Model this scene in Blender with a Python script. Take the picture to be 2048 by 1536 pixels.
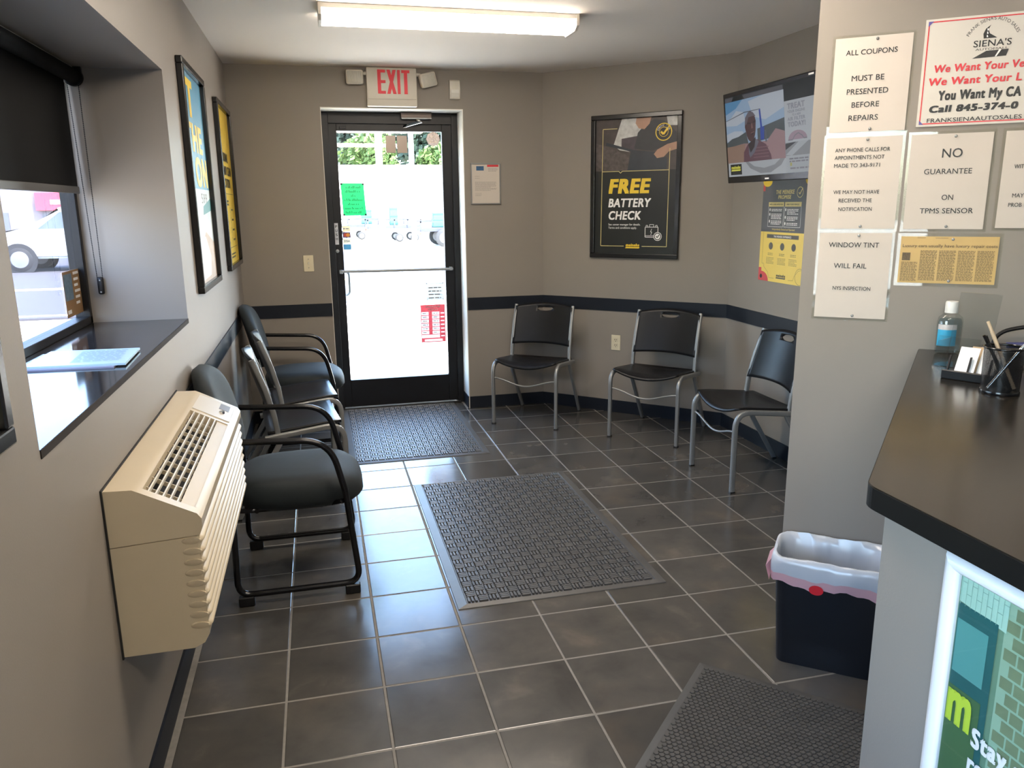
import bpy, bmesh, math, random
from mathutils import Matrix, Vector
from math import sin, cos, pi, radians, sqrt, atan2

random.seed(7)
sc = bpy.context.scene
for o in list(bpy.data.objects):
    bpy.data.objects.remove(o)

# ------------------------------------------------------------------ camera
YAW, PITCH, ROLL = 0.240469, 0.226632, -0.011423
fw = Vector((sin(YAW) * cos(PITCH), cos(YAW) * cos(PITCH), -sin(PITCH)))
rt = Vector((cos(YAW), -sin(YAW), 0))
up = rt.cross(fw)
r2 = cos(ROLL) * rt + sin(ROLL) * up
u2 = cos(ROLL) * up - sin(ROLL) * rt
cam = bpy.data.cameras.new('camera')
cam.sensor_width = 36
cam.lens = 36 * 1558.16 / 2048
cam.clip_start = 0.05
cam.clip_end = 500
camo = bpy.data.objects.new('camera', cam)
sc.collection.objects.link(camo)
camo.matrix_world = Matrix(((r2.x, u2.x, -fw.x, 0.1869), (r2.y, u2.y, -fw.y, -5.4077),
                            (r2.z, u2.z, -fw.z, 1.5387), (0, 0, 0, 1)))
sc.camera = camo

# ------------------------------------------------------------------ world, sun, exposure
W = bpy.data.worlds.new('world')
sc.world = W
W.use_nodes = True
wn = W.node_tree
wn.nodes.clear()
wo = wn.nodes.new('ShaderNodeOutputWorld')
wb = wn.nodes.new('ShaderNodeBackground')
sky = wn.nodes.new('ShaderNodeTexSky')
sky.sky_type = 'NISHITA'
sky.sun_disc = False
sky.sun_elevation = radians(58)
sky.sun_rotation = radians(140)
sky.air_density = 1.0
sky.dust_density = 2.0
wn.links.new(sky.outputs[0], wb.inputs[0])
wb.inputs[1].default_value = 3.4
wn.links.new(wb.outputs[0], wo.inputs[0])

sl = bpy.data.lights.new('sun', 'SUN')
sl.energy = 21.0
sl.angle = radians(0.6)
sl.color = (1.0, 0.90, 0.76)
so = bpy.data.objects.new('sun', sl)
sc.collection.objects.link(so)
so.rotation_euler = Vector((-0.40, 0.45, -1.0)).to_track_quat('-Z', 'Y').to_euler()

def portal(name, loc, rot, sx, sy):
    l = bpy.data.lights.new(name, 'AREA')
    l.shape = 'RECTANGLE'
    l.size, l.size_y = sx, sy
    l.cycles.is_portal = True
    o = bpy.data.objects.new(name, l)
    sc.collection.objects.link(o)
    o.location = loc
    o.rotation_euler = rot
portal('portal_door', (0.76, 0.66, 1.15), (radians(-90), 0, 0), 0.8, 1.9)
portal('portal_window_back', (-0.76, -6.1, 1.45), (0, radians(-90), 0), 1.3, 2.0)
portal('portal_window', (-0.76, -2.95, 1.36), (0, radians(-90), 0), 0.55, 1.8)

sc.view_settings.view_transform = 'Standard'
sc.view_settings.look = 'None'
sc.view_settings.gamma = 1
sc.view_settings.use_curve_mapping = False
sc.view_settings.exposure = 0.66
sc.cycles.max_bounces = 10
sc.cycles.diffuse_bounces = 5
sc.cycles.glossy_bounces = 4
sc.cycles.transmission_bounces = 6
sc.cycles.transparent_max_bounces = 12
sc.cycles.sample_clamp_indirect = 25
sc.cycles.caustics_reflective = False
sc.cycles.caustics_refractive = False
LAMP = 23.0     # radiance of the fluorescent diffusers

# ------------------------------------------------------------------ materials
MATS = {}
def mat(name, col, rough=0.5, metal=0.0, spec=0.5, var=None, bump=None, emit=None, es=1.0, coat=0.0,
        sheen=0.0, rvar=0.0, randv=0.0):
    if name in MATS:
        return MATS[name]
    m = bpy.data.materials.new(name)
    m.use_nodes = True
    nt = m.node_tree
    b = nt.nodes['Principled BSDF']
    b.inputs['Base Color'].default_value = (*col, 1)
    b.inputs['Roughness'].default_value = rough
    b.inputs['Metallic'].default_value = metal
    b.inputs['Specular IOR Level'].default_value = spec
    b.inputs['Coat Weight'].default_value = coat
    b.inputs['Sheen Weight'].default_value = sheen
    tc = None
    if var or bump or rvar:
        tc = nt.nodes.new('ShaderNodeTexCoord')
    if var:
        scale, amt = var
        n = nt.nodes.new('ShaderNodeTexNoise')
        n.inputs['Scale'].default_value = scale
        n.inputs['Detail'].default_value = 5
        nt.links.new(tc.outputs['Object'], n.inputs['Vector'])
        mx = nt.nodes.new('ShaderNodeMix')
        mx.data_type = 'RGBA'
        mx.inputs[6].default_value = (*[c * (1 - amt) for c in col], 1)
        mx.inputs[7].default_value = (*[min(1, c * (1 + amt)) for c in col], 1)
        nt.links.new(n.outputs[0], mx.inputs[0])
        nt.links.new(mx.outputs[2], b.inputs['Base Color'])
        if rvar:
            mr = nt.nodes.new('ShaderNodeMapRange')
            mr.inputs[3].default_value = rough - rvar
            mr.inputs[4].default_value = rough + rvar
            nt.links.new(n.outputs[0], mr.inputs[0])
            nt.links.new(mr.outputs[0], b.inputs['Roughness'])
    if bump:
        scale, st = bump
        n = nt.nodes.new('ShaderNodeTexNoise')
        n.inputs['Scale'].default_value = scale
        n.inputs['Detail'].default_value = 3
        nt.links.new(tc.outputs['Object'], n.inputs['Vector'])
        bp = nt.nodes.new('ShaderNodeBump')
        bp.inputs['Strength'].default_value = st
        bp.inputs['Distance'].default_value = 0.002
        nt.links.new(n.outputs[0], bp.inputs['Height'])
        nt.links.new(bp.outputs[0], b.inputs['Normal'])
    if emit:
        b.inputs['Emission Color'].default_value = (*emit, 1)
        b.inputs['Emission Strength'].default_value = es
    MATS[name] = m
    return m

def glass(name, tint=(0.92, 0.96, 0.95), fac=0.0):
    """thin pane: transparent with a fresnel reflection"""
    if name in MATS:
        return MATS[name]
    m = bpy.data.materials.new(name)
    m.use_nodes = True
    nt = m.node_tree
    nt.nodes.clear()
    out = nt.nodes.new('ShaderNodeOutputMaterial')
    tr = nt.nodes.new('ShaderNodeBsdfTransparent')
    tr.inputs[0].default_value = (*tint, 1)
    gl = nt.nodes.new('ShaderNodeBsdfGlossy')
    gl.inputs['Roughness'].default_value = 0.02
    fr = nt.nodes.new('ShaderNodeFresnel')
    ge = nt.nodes.new('ShaderNodeNewGeometry')
    io = nt.nodes.new('ShaderNodeMapRange')
    io.inputs[3].default_value = 1.45
    io.inputs[4].default_value = 1/1.45
    nt.links.new(ge.outputs['Backfacing'], io.inputs[0])
    nt.links.new(io.outputs[0], fr.inputs[0])
    mx = nt.nodes.new('ShaderNodeMixShader')
    if fac:
        ad = nt.nodes.new('ShaderNodeMath')
        ad.operation = 'ADD'
        ad.inputs[1].default_value = fac
        nt.links.new(fr.outputs[0], ad.inputs[0])
        nt.links.new(ad.outputs[0], mx.inputs[0])
    else:
        nt.links.new(fr.outputs[0], mx.inputs[0])
    nt.links.new(tr.outputs[0], mx.inputs[1])
    nt.links.new(gl.outputs[0], mx.inputs[2])
    nt.links.new(mx.outputs[0], out.inputs[0])
    MATS[name] = m
    return m

def film(name, col, trans=0.6):
    """translucent sheet: diffuse + translucent"""
    m = bpy.data.materials.new(name)
    m.use_nodes = True
    nt = m.node_tree
    nt.nodes.clear()
    out = nt.nodes.new('ShaderNodeOutputMaterial')
    d = nt.nodes.new('ShaderNodeBsdfDiffuse')
    t = nt.nodes.new('ShaderNodeBsdfTranslucent')
    g = nt.nodes.new('ShaderNodeBsdfGlossy')
    g.inputs['Roughness'].default_value = 0.28
    d.inputs[0].default_value = (*col, 1)
    t.inputs[0].default_value = (*col, 1)
    m1 = nt.nodes.new('ShaderNodeMixShader')
    m1.inputs[0].default_value = trans
    m2 = nt.nodes.new('ShaderNodeMixShader')
    m2.inputs[0].default_value = 0.08
    nt.links.new(d.outputs[0], m1.inputs[1])
    nt.links.new(t.outputs[0], m1.inputs[2])
    nt.links.new(m1.outputs[0], m2.inputs[1])
    nt.links.new(g.outputs[0], m2.inputs[2])
    nt.links.new(m2.outputs[0], out.inputs[0])
    MATS[name] = m
    return m

def tile_material():
    m = bpy.data.materials.new('slate_tile')
    m.use_nodes = True
    nt = m.node_tree
    b = nt.nodes['Principled BSDF']
    tc = nt.nodes.new('ShaderNodeTexCoord')
    oi = nt.nodes.new('ShaderNodeObjectInfo')
    ml = nt.nodes.new('ShaderNodeMath')
    ml.operation = 'MULTIPLY'
    ml.inputs[1].default_value = 57.0
    nt.links.new(oi.outputs['Random'], ml.inputs[0])
    va = nt.nodes.new('ShaderNodeVectorMath')
    va.operation = 'ADD'
    nt.links.new(tc.outputs['Object'], va.inputs[0])
    nt.links.new(ml.outputs[0], va.inputs[1])
    n1 = nt.nodes.new('ShaderNodeTexNoise')
    n1.inputs['Scale'].default_value = 6.0
    n1.inputs['Detail'].default_value = 7
    n1.inputs['Roughness'].default_value = 0.55
    n1.inputs['Distortion'].default_value = 0.25
    nt.links.new(va.outputs[0], n1.inputs['Vector'])
    cr = nt.nodes.new('ShaderNodeValToRGB')
    e = cr.color_ramp.elements
    e[0].position, e[0].color = 0.15, (0.040, 0.038, 0.036, 1)
    e[1].position, e[1].color = 0.85, (0.125, 0.112, 0.095, 1)
    x = e.new(0.45); x.color = (0.063, 0.060, 0.055, 1)
    x = e.new(0.60); x.color = (0.073, 0.068, 0.061, 1)
    nt.links.new(n1.outputs[0], cr.inputs[0])
    n2 = nt.nodes.new('ShaderNodeTexNoise')
    n2.inputs['Scale'].default_value = 3.0
    n2.inputs['Detail'].default_value = 4
    nt.links.new(va.outputs[0], n2.inputs['Vector'])
    r2_ = nt.nodes.new('ShaderNodeMapRange')
    r2_.inputs[1].default_value = 0.55
    r2_.inputs[2].default_value = 0.95
    r2_.inputs[3].default_value = 0
    r2_.inputs[4].default_value = 0.55
    nt.links.new(n2.outputs[0], r2_.inputs[0])
    mx = nt.nodes.new('ShaderNodeMix')
    mx.data_type = 'RGBA'
    mx.inputs[7].default_value = (0.105, 0.072, 0.045, 1)
    nt.links.new(r2_.outputs[0], mx.inputs[0])
    nt.links.new(cr.outputs[0], mx.inputs[6])
    hs = nt.nodes.new('ShaderNodeHueSaturation')
    mv = nt.nodes.new('ShaderNodeMapRange')
    mv.inputs[3].default_value = 0.82
    mv.inputs[4].default_value = 1.2
    nt.links.new(oi.outputs['Random'], mv.inputs[0])
    nt.links.new(mv.outputs[0], hs.inputs['Value'])
    nt.links.new(mx.outputs[2], hs.inputs['Color'])
    nt.links.new(hs.outputs[0], b.inputs['Base Color'])
    rr = nt.nodes.new('ShaderNodeMapRange')
    rr.inputs[3].default_value = 0.13
    rr.inputs[4].default_value = 0.25
    nt.links.new(n1.outputs[0], rr.inputs[0])
    nt.links.new(rr.outputs[0], b.inputs['Roughness'])
    bp = nt.nodes.new('ShaderNodeBump')
    bp.inputs['Strength'].default_value = 0.06
    bp.inputs['Distance'].default_value = 0.002
    nt.links.new(n1.outputs[0], bp.inputs['Height'])
    nt.links.new(bp.outputs[0], b.inputs['Normal'])
    return m

WALL = mat('taupe_wall_paint', (0.265, 0.236, 0.206), 0.5, spec=0.3, var=(3.0, 0.04), bump=(260, 0.10))
CEIL = mat('ceiling_paint', (0.80, 0.745, 0.69), 0.8, var=(1.5, 0.03), bump=(120, 0.1))
TILE = tile_material()
GROUT = mat('grout', (0.195, 0.18, 0.16), 0.85, var=(40, 0.25))
NAVY = mat('navy_vinyl', (0.010, 0.013, 0.020), 0.45, spec=0.3, var=(8, 0.15))
BLACKAL = mat('black_aluminium', (0.009, 0.009, 0.010), 0.38, spec=0.28, var=(6, 0.2))
REVEAL = mat('white_reveal', (0.72, 0.69, 0.63), 0.5, var=(4, 0.03))
BLACKP = mat('black_plastic', (0.008, 0.008, 0.009), 0.40, spec=0.35, var=(30, 0.15), bump=(900, 0.05))
BLACKG = mat('black_gloss', (0.006, 0.006, 0.007), 0.16, var=(5, 0.1))
STEEL = mat('silver_powder_steel', (0.27, 0.275, 0.27), 0.36, metal=0.45, var=(20, 0.08))
CHROME = mat('chrome', (0.75, 0.75, 0.76), 0.15, metal=1.0, var=(10, 0.05))
FABRIC = mat('slate_fabric', (0.013, 0.0185, 0.021), 0.7, spec=0.35, sheen=0.04, var=(60, 0.15), bump=(1200, 0.25))
RUBBER = mat('grey_rubber', (0.085, 0.083, 0.080), 0.42, var=(9, 0.25), bump=(300, 0.1))
RUBBER2 = mat('dark_rubber', (0.055, 0.053, 0.050), 0.50, var=(9, 0.25))
CREAM = mat('cream_abs', (0.56, 0.475, 0.335), 0.38, var=(6, 0.05), bump=(500, 0.06))
CREAM2 = mat('cream_abs_pale', (0.64, 0.60, 0.52), 0.33, var=(6, 0.04))
IVORY = mat('ivory_plastic', (0.66, 0.60, 0.44), 0.35, var=(10, 0.04))
BONE = mat('bone_plastic', (0.66, 0.62, 0.54), 0.4, var=(10, 0.04))
DARK = mat('dark_void', (0.012, 0.011, 0.010), 0.7, var=(5, 0.2))
PAPER = mat('white_paper', (0.57, 0.515, 0.455), 0.45, spec=0.25, var=(14, 0.03))
WHITE = mat('white_print', (0.85, 0.84, 0.82), 0.4, var=(10, 0.02))
INK = mat('black_ink', (0.012, 0.012, 0.012), 0.45, var=(10, 0.1))
GREYINK = mat('grey_ink', (0.20, 0.19, 0.18), 0.5, var=(10, 0.1))
RED = mat('red_print', (0.62, 0.018, 0.030), 0.4, var=(10, 0.05))
YEL = mat('yellow_print', (0.80, 0.56, 0.035), 0.4, var=(10, 0.04))
COUNTER = mat('dark_brown_laminate', (0.014, 0.011, 0.008), 0.20, var=(14, 0.2))
SILL = mat('dark_sill_laminate', (0.022, 0.021, 0.021), 0.09, var=(20, 0.3))
PANE = glass('clear_pane', (0.90, 0.93, 0.92))
TINTED = glass('tinted_pane', (0.66, 0.68, 0.71))
ACRY = glass('clear_acrylic', (0.94, 0.96, 0.96), 0.015)
FLUO = mat('fluorescent_diffuser', (0.9, 0.9, 0.85), 0.4, var=(3, 0.02), emit=(1.0, 0.88, 0.74), es=LAMP)

# ------------------------------------------------------------------ helpers
col = sc.collection
class MB:
    def __init__(s):
        s.bm = bmesh.new()
    def box(s, x0, y0, z0, x1, y1, z1, bev=0.0, seg=1):
        g = bmesh.ops.create_cube(s.bm, size=1, matrix=Matrix.Translation(((x0+x1)/2, (y0+y1)/2, (z0+z1)/2)) @
                                  Matrix.Diagonal((abs(x1-x0), abs(y1-y0), abs(z1-z0), 1)))
        if bev > 0:
            ed = list({e for v in g['verts'] for e in v.link_edges})
            bmesh.ops.bevel(s.bm, geom=ed, offset=bev, segments=seg, affect='EDGES', profile=0.5)
        return s
    def face(s, pts):
        s.bm.faces.new([s.bm.verts.new(p) for p in pts])
        return s
    def flat(s, pts, off):
        """polygon in the local x-z plane, off in front (-y)"""
        return s.face([(p[0], -off, p[1]) for p in pts])
    def rect(s, x0, z0, x1, z1, off):
        return s.flat([(x0, z0), (x1, z0), (x1, z1), (x0, z1)], off)
    def disc(s, cx, cz, rx, rz, off, n=20):
        return s.flat([(cx + rx*cos(2*pi*i/n), cz + rz*sin(2*pi*i/n)) for i in range(n)], off)
    def ring(s, cx, cz, r0, r1, off, n=24, asp=1.0):
        for i in range(n):
            a, b = 2*pi*i/n, 2*pi*(i+1)/n
            s.flat([(cx+r0*cos(a)*asp, cz+r0*sin(a)), (cx+r1*cos(a)*asp, cz+r1*sin(a)),
                    (cx+r1*cos(b)*asp, cz+r1*sin(b)), (cx+r0*cos(b)*asp, cz+r0*sin(b))], off)
        return s
    def stroke(s, pts, w, off):
        for (a, b) in zip(pts[:-1], pts[1:]):
            dx, dz = b[0]-a[0], b[1]-a[1]
            L = sqrt(dx*dx+dz*dz) or 1
            nx, nz = -dz/L*w/2, dx/L*w/2
            s.flat([(a[0]-nx, a[1]-nz), (b[0]-nx, b[1]-nz), (b[0]+nx, b[1]+nz), (a[0]+nx, a[1]+nz)], off)
        return s
    def prism(s, poly, a, b, fn):
        """extrude 2D polygon; fn(p, t) -> 3D point for t in (a,b)"""
        A = [s.bm.verts.new(fn(p, a)) for p in poly]
        B = [s.bm.verts.new(fn(p, b)) for p in poly]
        n = len(poly)
        for i in range(n):
            s.bm.faces.new((A[i], A[(i+1) % n], B[(i+1) % n], B[i]))
        s.bm.faces.new(A[::-1]); s.bm.faces.new(B)
        return s
    def loft(s, rings, cap0=True, cap1=True, closed=True):
        V = [[s.bm.verts.new(p) for p in r] for r in rings]
        n = len(V[0])
        for k in range(len(V)-1):
            for i in range(n if closed else n-1):
                j = (i+1) % n
                s.bm.faces.new((V[k][i], V[k][j], V[k+1][j], V[k+1][i]))
        if cap0: s.bm.faces.new(V[0][::-1])
        if cap1: s.bm.faces.new(V[-1])
        return s
    def tube(s, pts, r, n=10, rect=None, closed=False, upv=(0, 0, 1), cap=True):
        P = [Vector(p) for p in pts]
        m = len(P)
        T = []
        for i in range(m):
            a = P[i-1] if (i > 0 or closed) else P[i]
            b = P[(i+1) % m] if (i < m-1 or closed) else P[i]
            T.append((b-a).normalized())
        N = Vector(upv) - T[0]*Vector(upv).dot(T[0])
        if N.length < 1e-4:
            N = T[0].orthogonal()
        N.normalize()
        rings = []
        if rect:
            w, h, c = rect
            prof = []
            for (sx, sy, a0) in ((1, 1, 0), (-1, 1, 90), (-1, -1, 180), (1, -1, 270)):
                for k in range(3):
                    a = radians(a0 + 45*k)
                    prof.append((sx*(w/2-c)+c*cos(a), sy*(h/2-c)+c*sin(a)))
        else:
            prof = [(r*cos(2*pi*k/n), r*sin(2*pi*k/n)) for k in range(n)]
        for i in range(m):
            if i:
                q = T[i-1].rotation_difference(T[i])
                N = q @ N
                N = (N - T[i]*N.dot(T[i])).normalized()
            Bv = T[i].cross(N)
            rings.append([P[i] + N*a + Bv*b for a, b in prof])
        if closed:
            rings.append(rings[0])
            V = [[s.bm.verts.new(p) for p in rr] for rr in rings[:-1]]
            V.append(V[0])
            k = len(prof)
            for a in range(len(V)-1):
                for i in range(k):
                    j = (i+1) % k
                    s.bm.faces.new((V[a][i], V[a][j], V[a+1][j], V[a+1][i]))
        else:
            s.loft(rings, cap, cap)
        return s
    def lathe(s, prof, n=24, c=(0, 0, 0)):
        rings = [[(c[0]+r*cos(2*pi*i/n), c[1]+r*sin(2*pi*i/n), c[2]+z) for i in range(n)] for r, z in prof]
        return s.loft(rings, True, True)
    def grid(s, fn, nu, nv):
        V = [[s.bm.verts.new(fn(i/nu, j/nv)) for j in range(nv+1)] for i in range(nu+1)]
        for i in range(nu):
            for j in range(nv):
                s.bm.faces.new((V[i][j], V[i+1][j], V[i+1][j+1], V[i][j+1]))
        return s
    def build(s, name, m, parent=None, smooth=None, solid=0.0, sub=0, keep=False):
        if not keep:
            bmesh.ops.recalc_face_normals(s.bm, faces=s.bm.faces)
        if smooth is not None:
            th = radians(smooth)
            for f in s.bm.faces: f.smooth = True
            for e in s.bm.edges:
                if len(e.link_faces) == 2 and e.calc_face_angle(0) > th:
                    e.smooth = False
        me = bpy.data.meshes.new(name)
        s.bm.to_mesh(me)
        s.bm.free()
        me.materials.append(m)
        o = bpy.data.objects.new(name, me)
        col.objects.link(o)
        if parent is not None:
            o.parent = parent
        if solid:
            md = o.modifiers.new('solid', 'SOLIDIFY')
            md.thickness = solid
            md.offset = 0
        if sub:
            md = o.modifiers.new('sub', 'SUBSURF')
            md.levels = md.render_levels = sub
        return o

def fillet(pts, r, n=6):
    """polyline with rounded corners; r: number or list per inner corner"""
    P = [Vector(p) for p in pts]
    out = [P[0]]
    for i in range(1, len(P)-1):
        ri = r if not isinstance(r, (list, tuple)) else r[i-1]
        a, b, c = P[i-1], P[i], P[i+1]
        d1, d2 = (a-b).normalized(), (c-b).normalized()
        ang = d1.angle(d2)
        t = min(ri/math.tan(ang/2), (a-b).length*0.49, (c-b).length*0.49)
        p, q = b+d1*t, b+d2*t
        for k in range(n+1):
            f = k/n
            out.append((1-f)**2*p + 2*f*(1-f)*b + f*f*q)
    out.append(P[-1])
    return out

def rrect(x0, y0, x1, y1, r, n=4):
    out = []
    for cx, cy, a0 in ((x1-r, y1-r, 0), (x0+r, y1-r, 90), (x0+r, y0+r, 180), (x1-r, y0+r, 270)):
        for k in range(n+1):
            a = radians(a0+90*k/n)
            out.append((cx+r*cos(a), cy+r*sin(a)))
    return out

def thing(name, label, cat, loc=(0, 0, 0), rotz=0.0, group=None, rotx=0.0):
    o = bpy.data.objects.new(name, None)
    o.empty_display_size = 0.05
    col.objects.link(o)
    o.location = loc
    o.rotation_euler = (rotx, 0, rotz)
    o['label'] = label
    o['category'] = cat
    if group: o['group'] = group
    return o
def tag(o, label, cat, group=None):
    o['label'] = label; o['category'] = cat
    if group: o['group'] = group
    return o
def struct(o, label=None):
    o['kind'] = 'structure'
    if label: o['label'] = label
    return o
def copy_tree(o, parent=None):
    c = o.copy()
    col.objects.link(c)
    c.parent = parent
    for ch in o.children:
        copy_tree(ch, c)
    return c

# walls: origin on the wall foot, direction to the viewer's right
WL = {'left': ((-0.335, 0.0), (0.0, 1.0)), 'far': ((0.0, 0.361), (1.0, 0.0)), 'door': ((0.0, 0.571), (1.0, 0.0)),
      'diag': ((1.857, 0.361), (0.7251221, -0.6886203)), 'right': ((2.88, 0.0), (0.0, -1.0)),
      'paper': ((1.752, -3.098), (0.7771460, -0.6293204)), 'base': ((1.095, 0.0), (0.0, -1.0))}
def on_wall(w, s_, z=0.0, out=0.0):
    (ox, oy), (dx, dy) = WL[w]
    return (ox+dx*s_+dy*out, oy+dy*s_-dx*out, z)
def wrot(w):
    return atan2(WL[w][1][1], WL[w][1][0])
def wall_thing(name, label, cat, w, s_, z, out=0.0, group=None):
    return thing(name, label, cat, on_wall(w, s_, z, out), wrot(w), group)

# ---- lettering
_fc = {}
def glyphs(txt, sp=1.0):
    key = (txt, sp)
    if key in _fc: return _fc[key]
    cu = bpy.data.curves.new('t', 'FONT')
    cu.body = txt
    cu.size = 1.0
    cu.space_character = sp
    cu.resolution_u = 3
    ob = bpy.data.objects.new('t', cu)
    col.objects.link(ob)
    bpy.context.view_layer.update()
    me = ob.to_mesh()
    v = [(p.co.x, p.co.y) for p in me.vertices]
    f = [tuple(p.vertices) for p in me.polygons]
    ob.to_mesh_clear()
    bpy.data.objects.remove(ob)
    bpy.data.curves.remove(cu)
    _fc[key] = (v, f)
    return _fc[key]
CAPH = max(p[1] for p in glyphs('H')[0])
def text_into(mb, txt, x0, x1, zb, cap, off, bold=0.0, shear=0.0, fn=None, flip=False):
    """set txt between x0 and x1 on baseline zb, cap height cap (x1 None: natural width); bold: stroke growth in em"""
    v, f = glyphs(txt, 1.0+round(bold*2.4, 3))
    if not v: return
    a, b = min(p[0] for p in v), max(p[0] for p in v)
    em = cap/CAPH
    g = bold*em
    k = (cap-1.2*g)/CAPH
    kx = k if x1 is None else (x1-x0-shear*cap)/(b-a+2*bold)
    gx_ = bold*kx
    for lay, (dx, dz) in enumerate(((0, 0),) if bold <= 0 else ((-gx_, -g*0.6), (-gx_, g*0.6), (gx_, -g*0.6), (gx_, g*0.6), (0, 0))):
        vs = []
        ol = off+lay*0.00018
        for p in v:
            x = (p[0]-a)*kx
            z = p[1]*k
            if flip: x = (b-a)*kx - x
            X, Z = x0+gx_+dx+x+z*shear, zb+0.6*g+dz+z
            vs.append(mb.bm.verts.new(fn(X, Z) if fn else (X, -ol, Z)))
        for q in f:
            try: mb.bm.faces.new([vs[i] for i in q])
            except ValueError: pass
def words(parent, m, txt, x0, x1, zb, cap, off, bold=0.0, shear=0.0, flip=False):
    mb = MB()
    text_into(mb, txt, x0, x1, zb, cap, off, bold, shear, None, flip)
    return mb.build('lettering', m, parent)
def fake_lines(mb, x0, x1, z1, n, pitch, h, off, seed=0, ragged=0.3):
    """rows too small to read: broken grey strokes"""
    rnd = random.Random(seed)
    for k in range(n):
        z = z1 - k*pitch
        end = x1 - (x1-x0)*ragged*rnd.random()*(1 if k % 3 == 2 else 0.15)
        x = x0
        while x < end:
            w = h*rnd.uniform(2.0, 6.0)
            mb.rect(x, z-h, min(x+w, end), z, off)
            x += w + h*0.9

# =================================================================== THE SETTING
H = 2.464
XL, YF = -0.335, 0.361
T = 0.31
# --- floor: grout bed with the single tiles on it
poly_room = [(-0.335, -7.4), (-0.335, 0.361), (0.27, 0.361), (0.27, 0.70), (1.265, 0.70), (1.265, 0.361), (1.857, 0.361),
             (2.89, -0.62), (2.88, -7.4)]
floor = struct(MB().prism([(-0.72, -7.6), (3.1, -7.6), (3.1, -0.62), (2.0, 0.62), (1.28, 0.70), (0.26, 0.70), (-0.72, 0.62)],
                          -0.14, -0.0011, lambda p, t: (p[0], p[1], t)).build('floor', GROUT),
               'dark grey slate look floor tiles with pale grout')
def inside(x, y):
    c = False
    n = len(poly_room)
    for i in range(n):
        (xa, ya), (xb, yb) = poly_room[i], poly_room[(i+1) % n]
        if (ya > y) != (yb > y) and x < (xb-xa)*(y-ya)/(yb-ya)+xa:
            c = not c
    return c
G = 0.0035
def tile_mesh():
    mb = MB()
    a, b = T-2*G, 0.0025
    lo = [(0, 0), (a, 0), (a, a), (0, a)]
    hi = [(b, b), (a-b, b), (a-b, a-b), (b, a-b)]
    mb.loft([[(p[0], p[1], -0.0075) for p in lo], [(p[0], p[1], -0.0012) for p in lo], [(p[0], p[1], 0.0) for p in hi]], False, True)
    return mb
tproto = None
for i in range(-1, 10):
    for j in range(-16, 2):
        x, y = i*T, j*T
        pts = [(x+fx*T, y+fy*T) for fx in (0.05, 0.5, 0.95) for fy in (0.05, 0.5, 0.95)]
        if not any(inside(*p) for p in pts): continue
        if x > 1.9 and y < -3.9: continue
        if tproto is None:
            tproto = tile_mesh().build('tile', TILE, floor)
            o = tproto
        else:
            o = bpy.data.objects.new('tile', tproto.data)
            col.objects.link(o); o.parent = floor
        o.location = (x+G, y+G, 0)
        o.rotation_euler = (0, 0, 0)
        # cut the far tiles that would run on under the walls
        if y+T > 0.365 and not (0.2 < x+T/2 < 1.35):
            o.scale = (1, max(0.05, (0.361-y-0.004)/(T-2*G)), 1)

# --- left wall with the deep window recess
RY0, RY1, RZ0, RZ1 = -3.86, -2.065, 1.105, 2.047
XO = -0.735
mb = MB()
BY0, BY1, BZ0, BZ1 = -7.10, -5.10, 0.80, 2.10
mb.box(XO, -7.6, -0.14, XL, BY0, H)
mb.box(XO, BY1, -0.14, XL, RY0, H)
mb.box(XO, BY0, -0.14, XL, BY1, BZ0)
mb.box(XO, BY0, BZ1, XL, BY1, H)
mb.box(XO, RY1, -0.14, XL, 0.72, H)
mb.box(XO, RY0, -0.14, XL, RY1, RZ0-0.016)
mb.box(XO, RY0, RZ1, XL, RY1, H)
struct(mb.build('wall_left', WALL), 'taupe left wall with a deep window recess')
# --- far wall around the door
DX0, DX1, DZ = 0.270, 1.264, 2.204
mb = MB()
mb.box(XL, YF, -0.14, DX0, 0.72, H)
mb.box(DX1, YF, -0.14, 2.1, 0.72, H)
mb.box(DX0, YF, DZ, DX1, 0.72, H)
wall_far = struct(mb.build('wall_far', WALL), 'taupe wall around the glass door')
mb = MB()
mb.box(DX1-0.006, YF+0.001, 0.0, DX1+0.001, 0.571, DZ-0.006)
mb.box(DX0-0.001, YF+0.001, 0.0, DX0+0.004, 0.571, DZ-0.006)
mb.box(DX0-0.001, YF+0.001, DZ-0.006, DX1+0.001, 0.571, DZ+0.001)
mb.build('reveal', REVEAL, wall_far)['label'] = 'white painted door reveal'
def wall_slab(name, w, s0, s1, th, label, z1=H):
    mb = MB()
    pts = [on_wall(w, s0), on_wall(w, s1), on_wall(w, s1, 0, -th), on_wall(w, s0, 0, -th)]
    mb.prism([(p[0], p[1]) for p in pts], -0.14, z1, lambda p, t: (p[0], p[1], t))
    return struct(mb.build(name, WALL), label)
DIAGL = 1.4246
wall_slab('wall_diagonal', 'diag', 0.0, DIAGL+0.05, 0.2, 'taupe angled wall with the battery poster')
wall_slab('wall_right', 'right', 0.62, 7.6, 0.2, 'taupe right wall behind the television')
wall_slab('wall_partition', 'paper', 0.0, 1.47, 0.11, 'taupe partition wall covered with paper notices')
struct(MB().box(XO, -7.6, -0.14, 3.1, -7.4, H).build('wall_back', WALL), 'taupe wall at the back of the room')
struct(MB().prism([(-0.78, -7.65), (3.12, -7.65), (3.12, -0.55), (2.05, 0.72), (-0.78, 0.72)], H, H+0.16,
                  lambda p, t: (p[0], p[1], t)).build('ceiling', CEIL), 'plain off-white ceiling')
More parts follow.
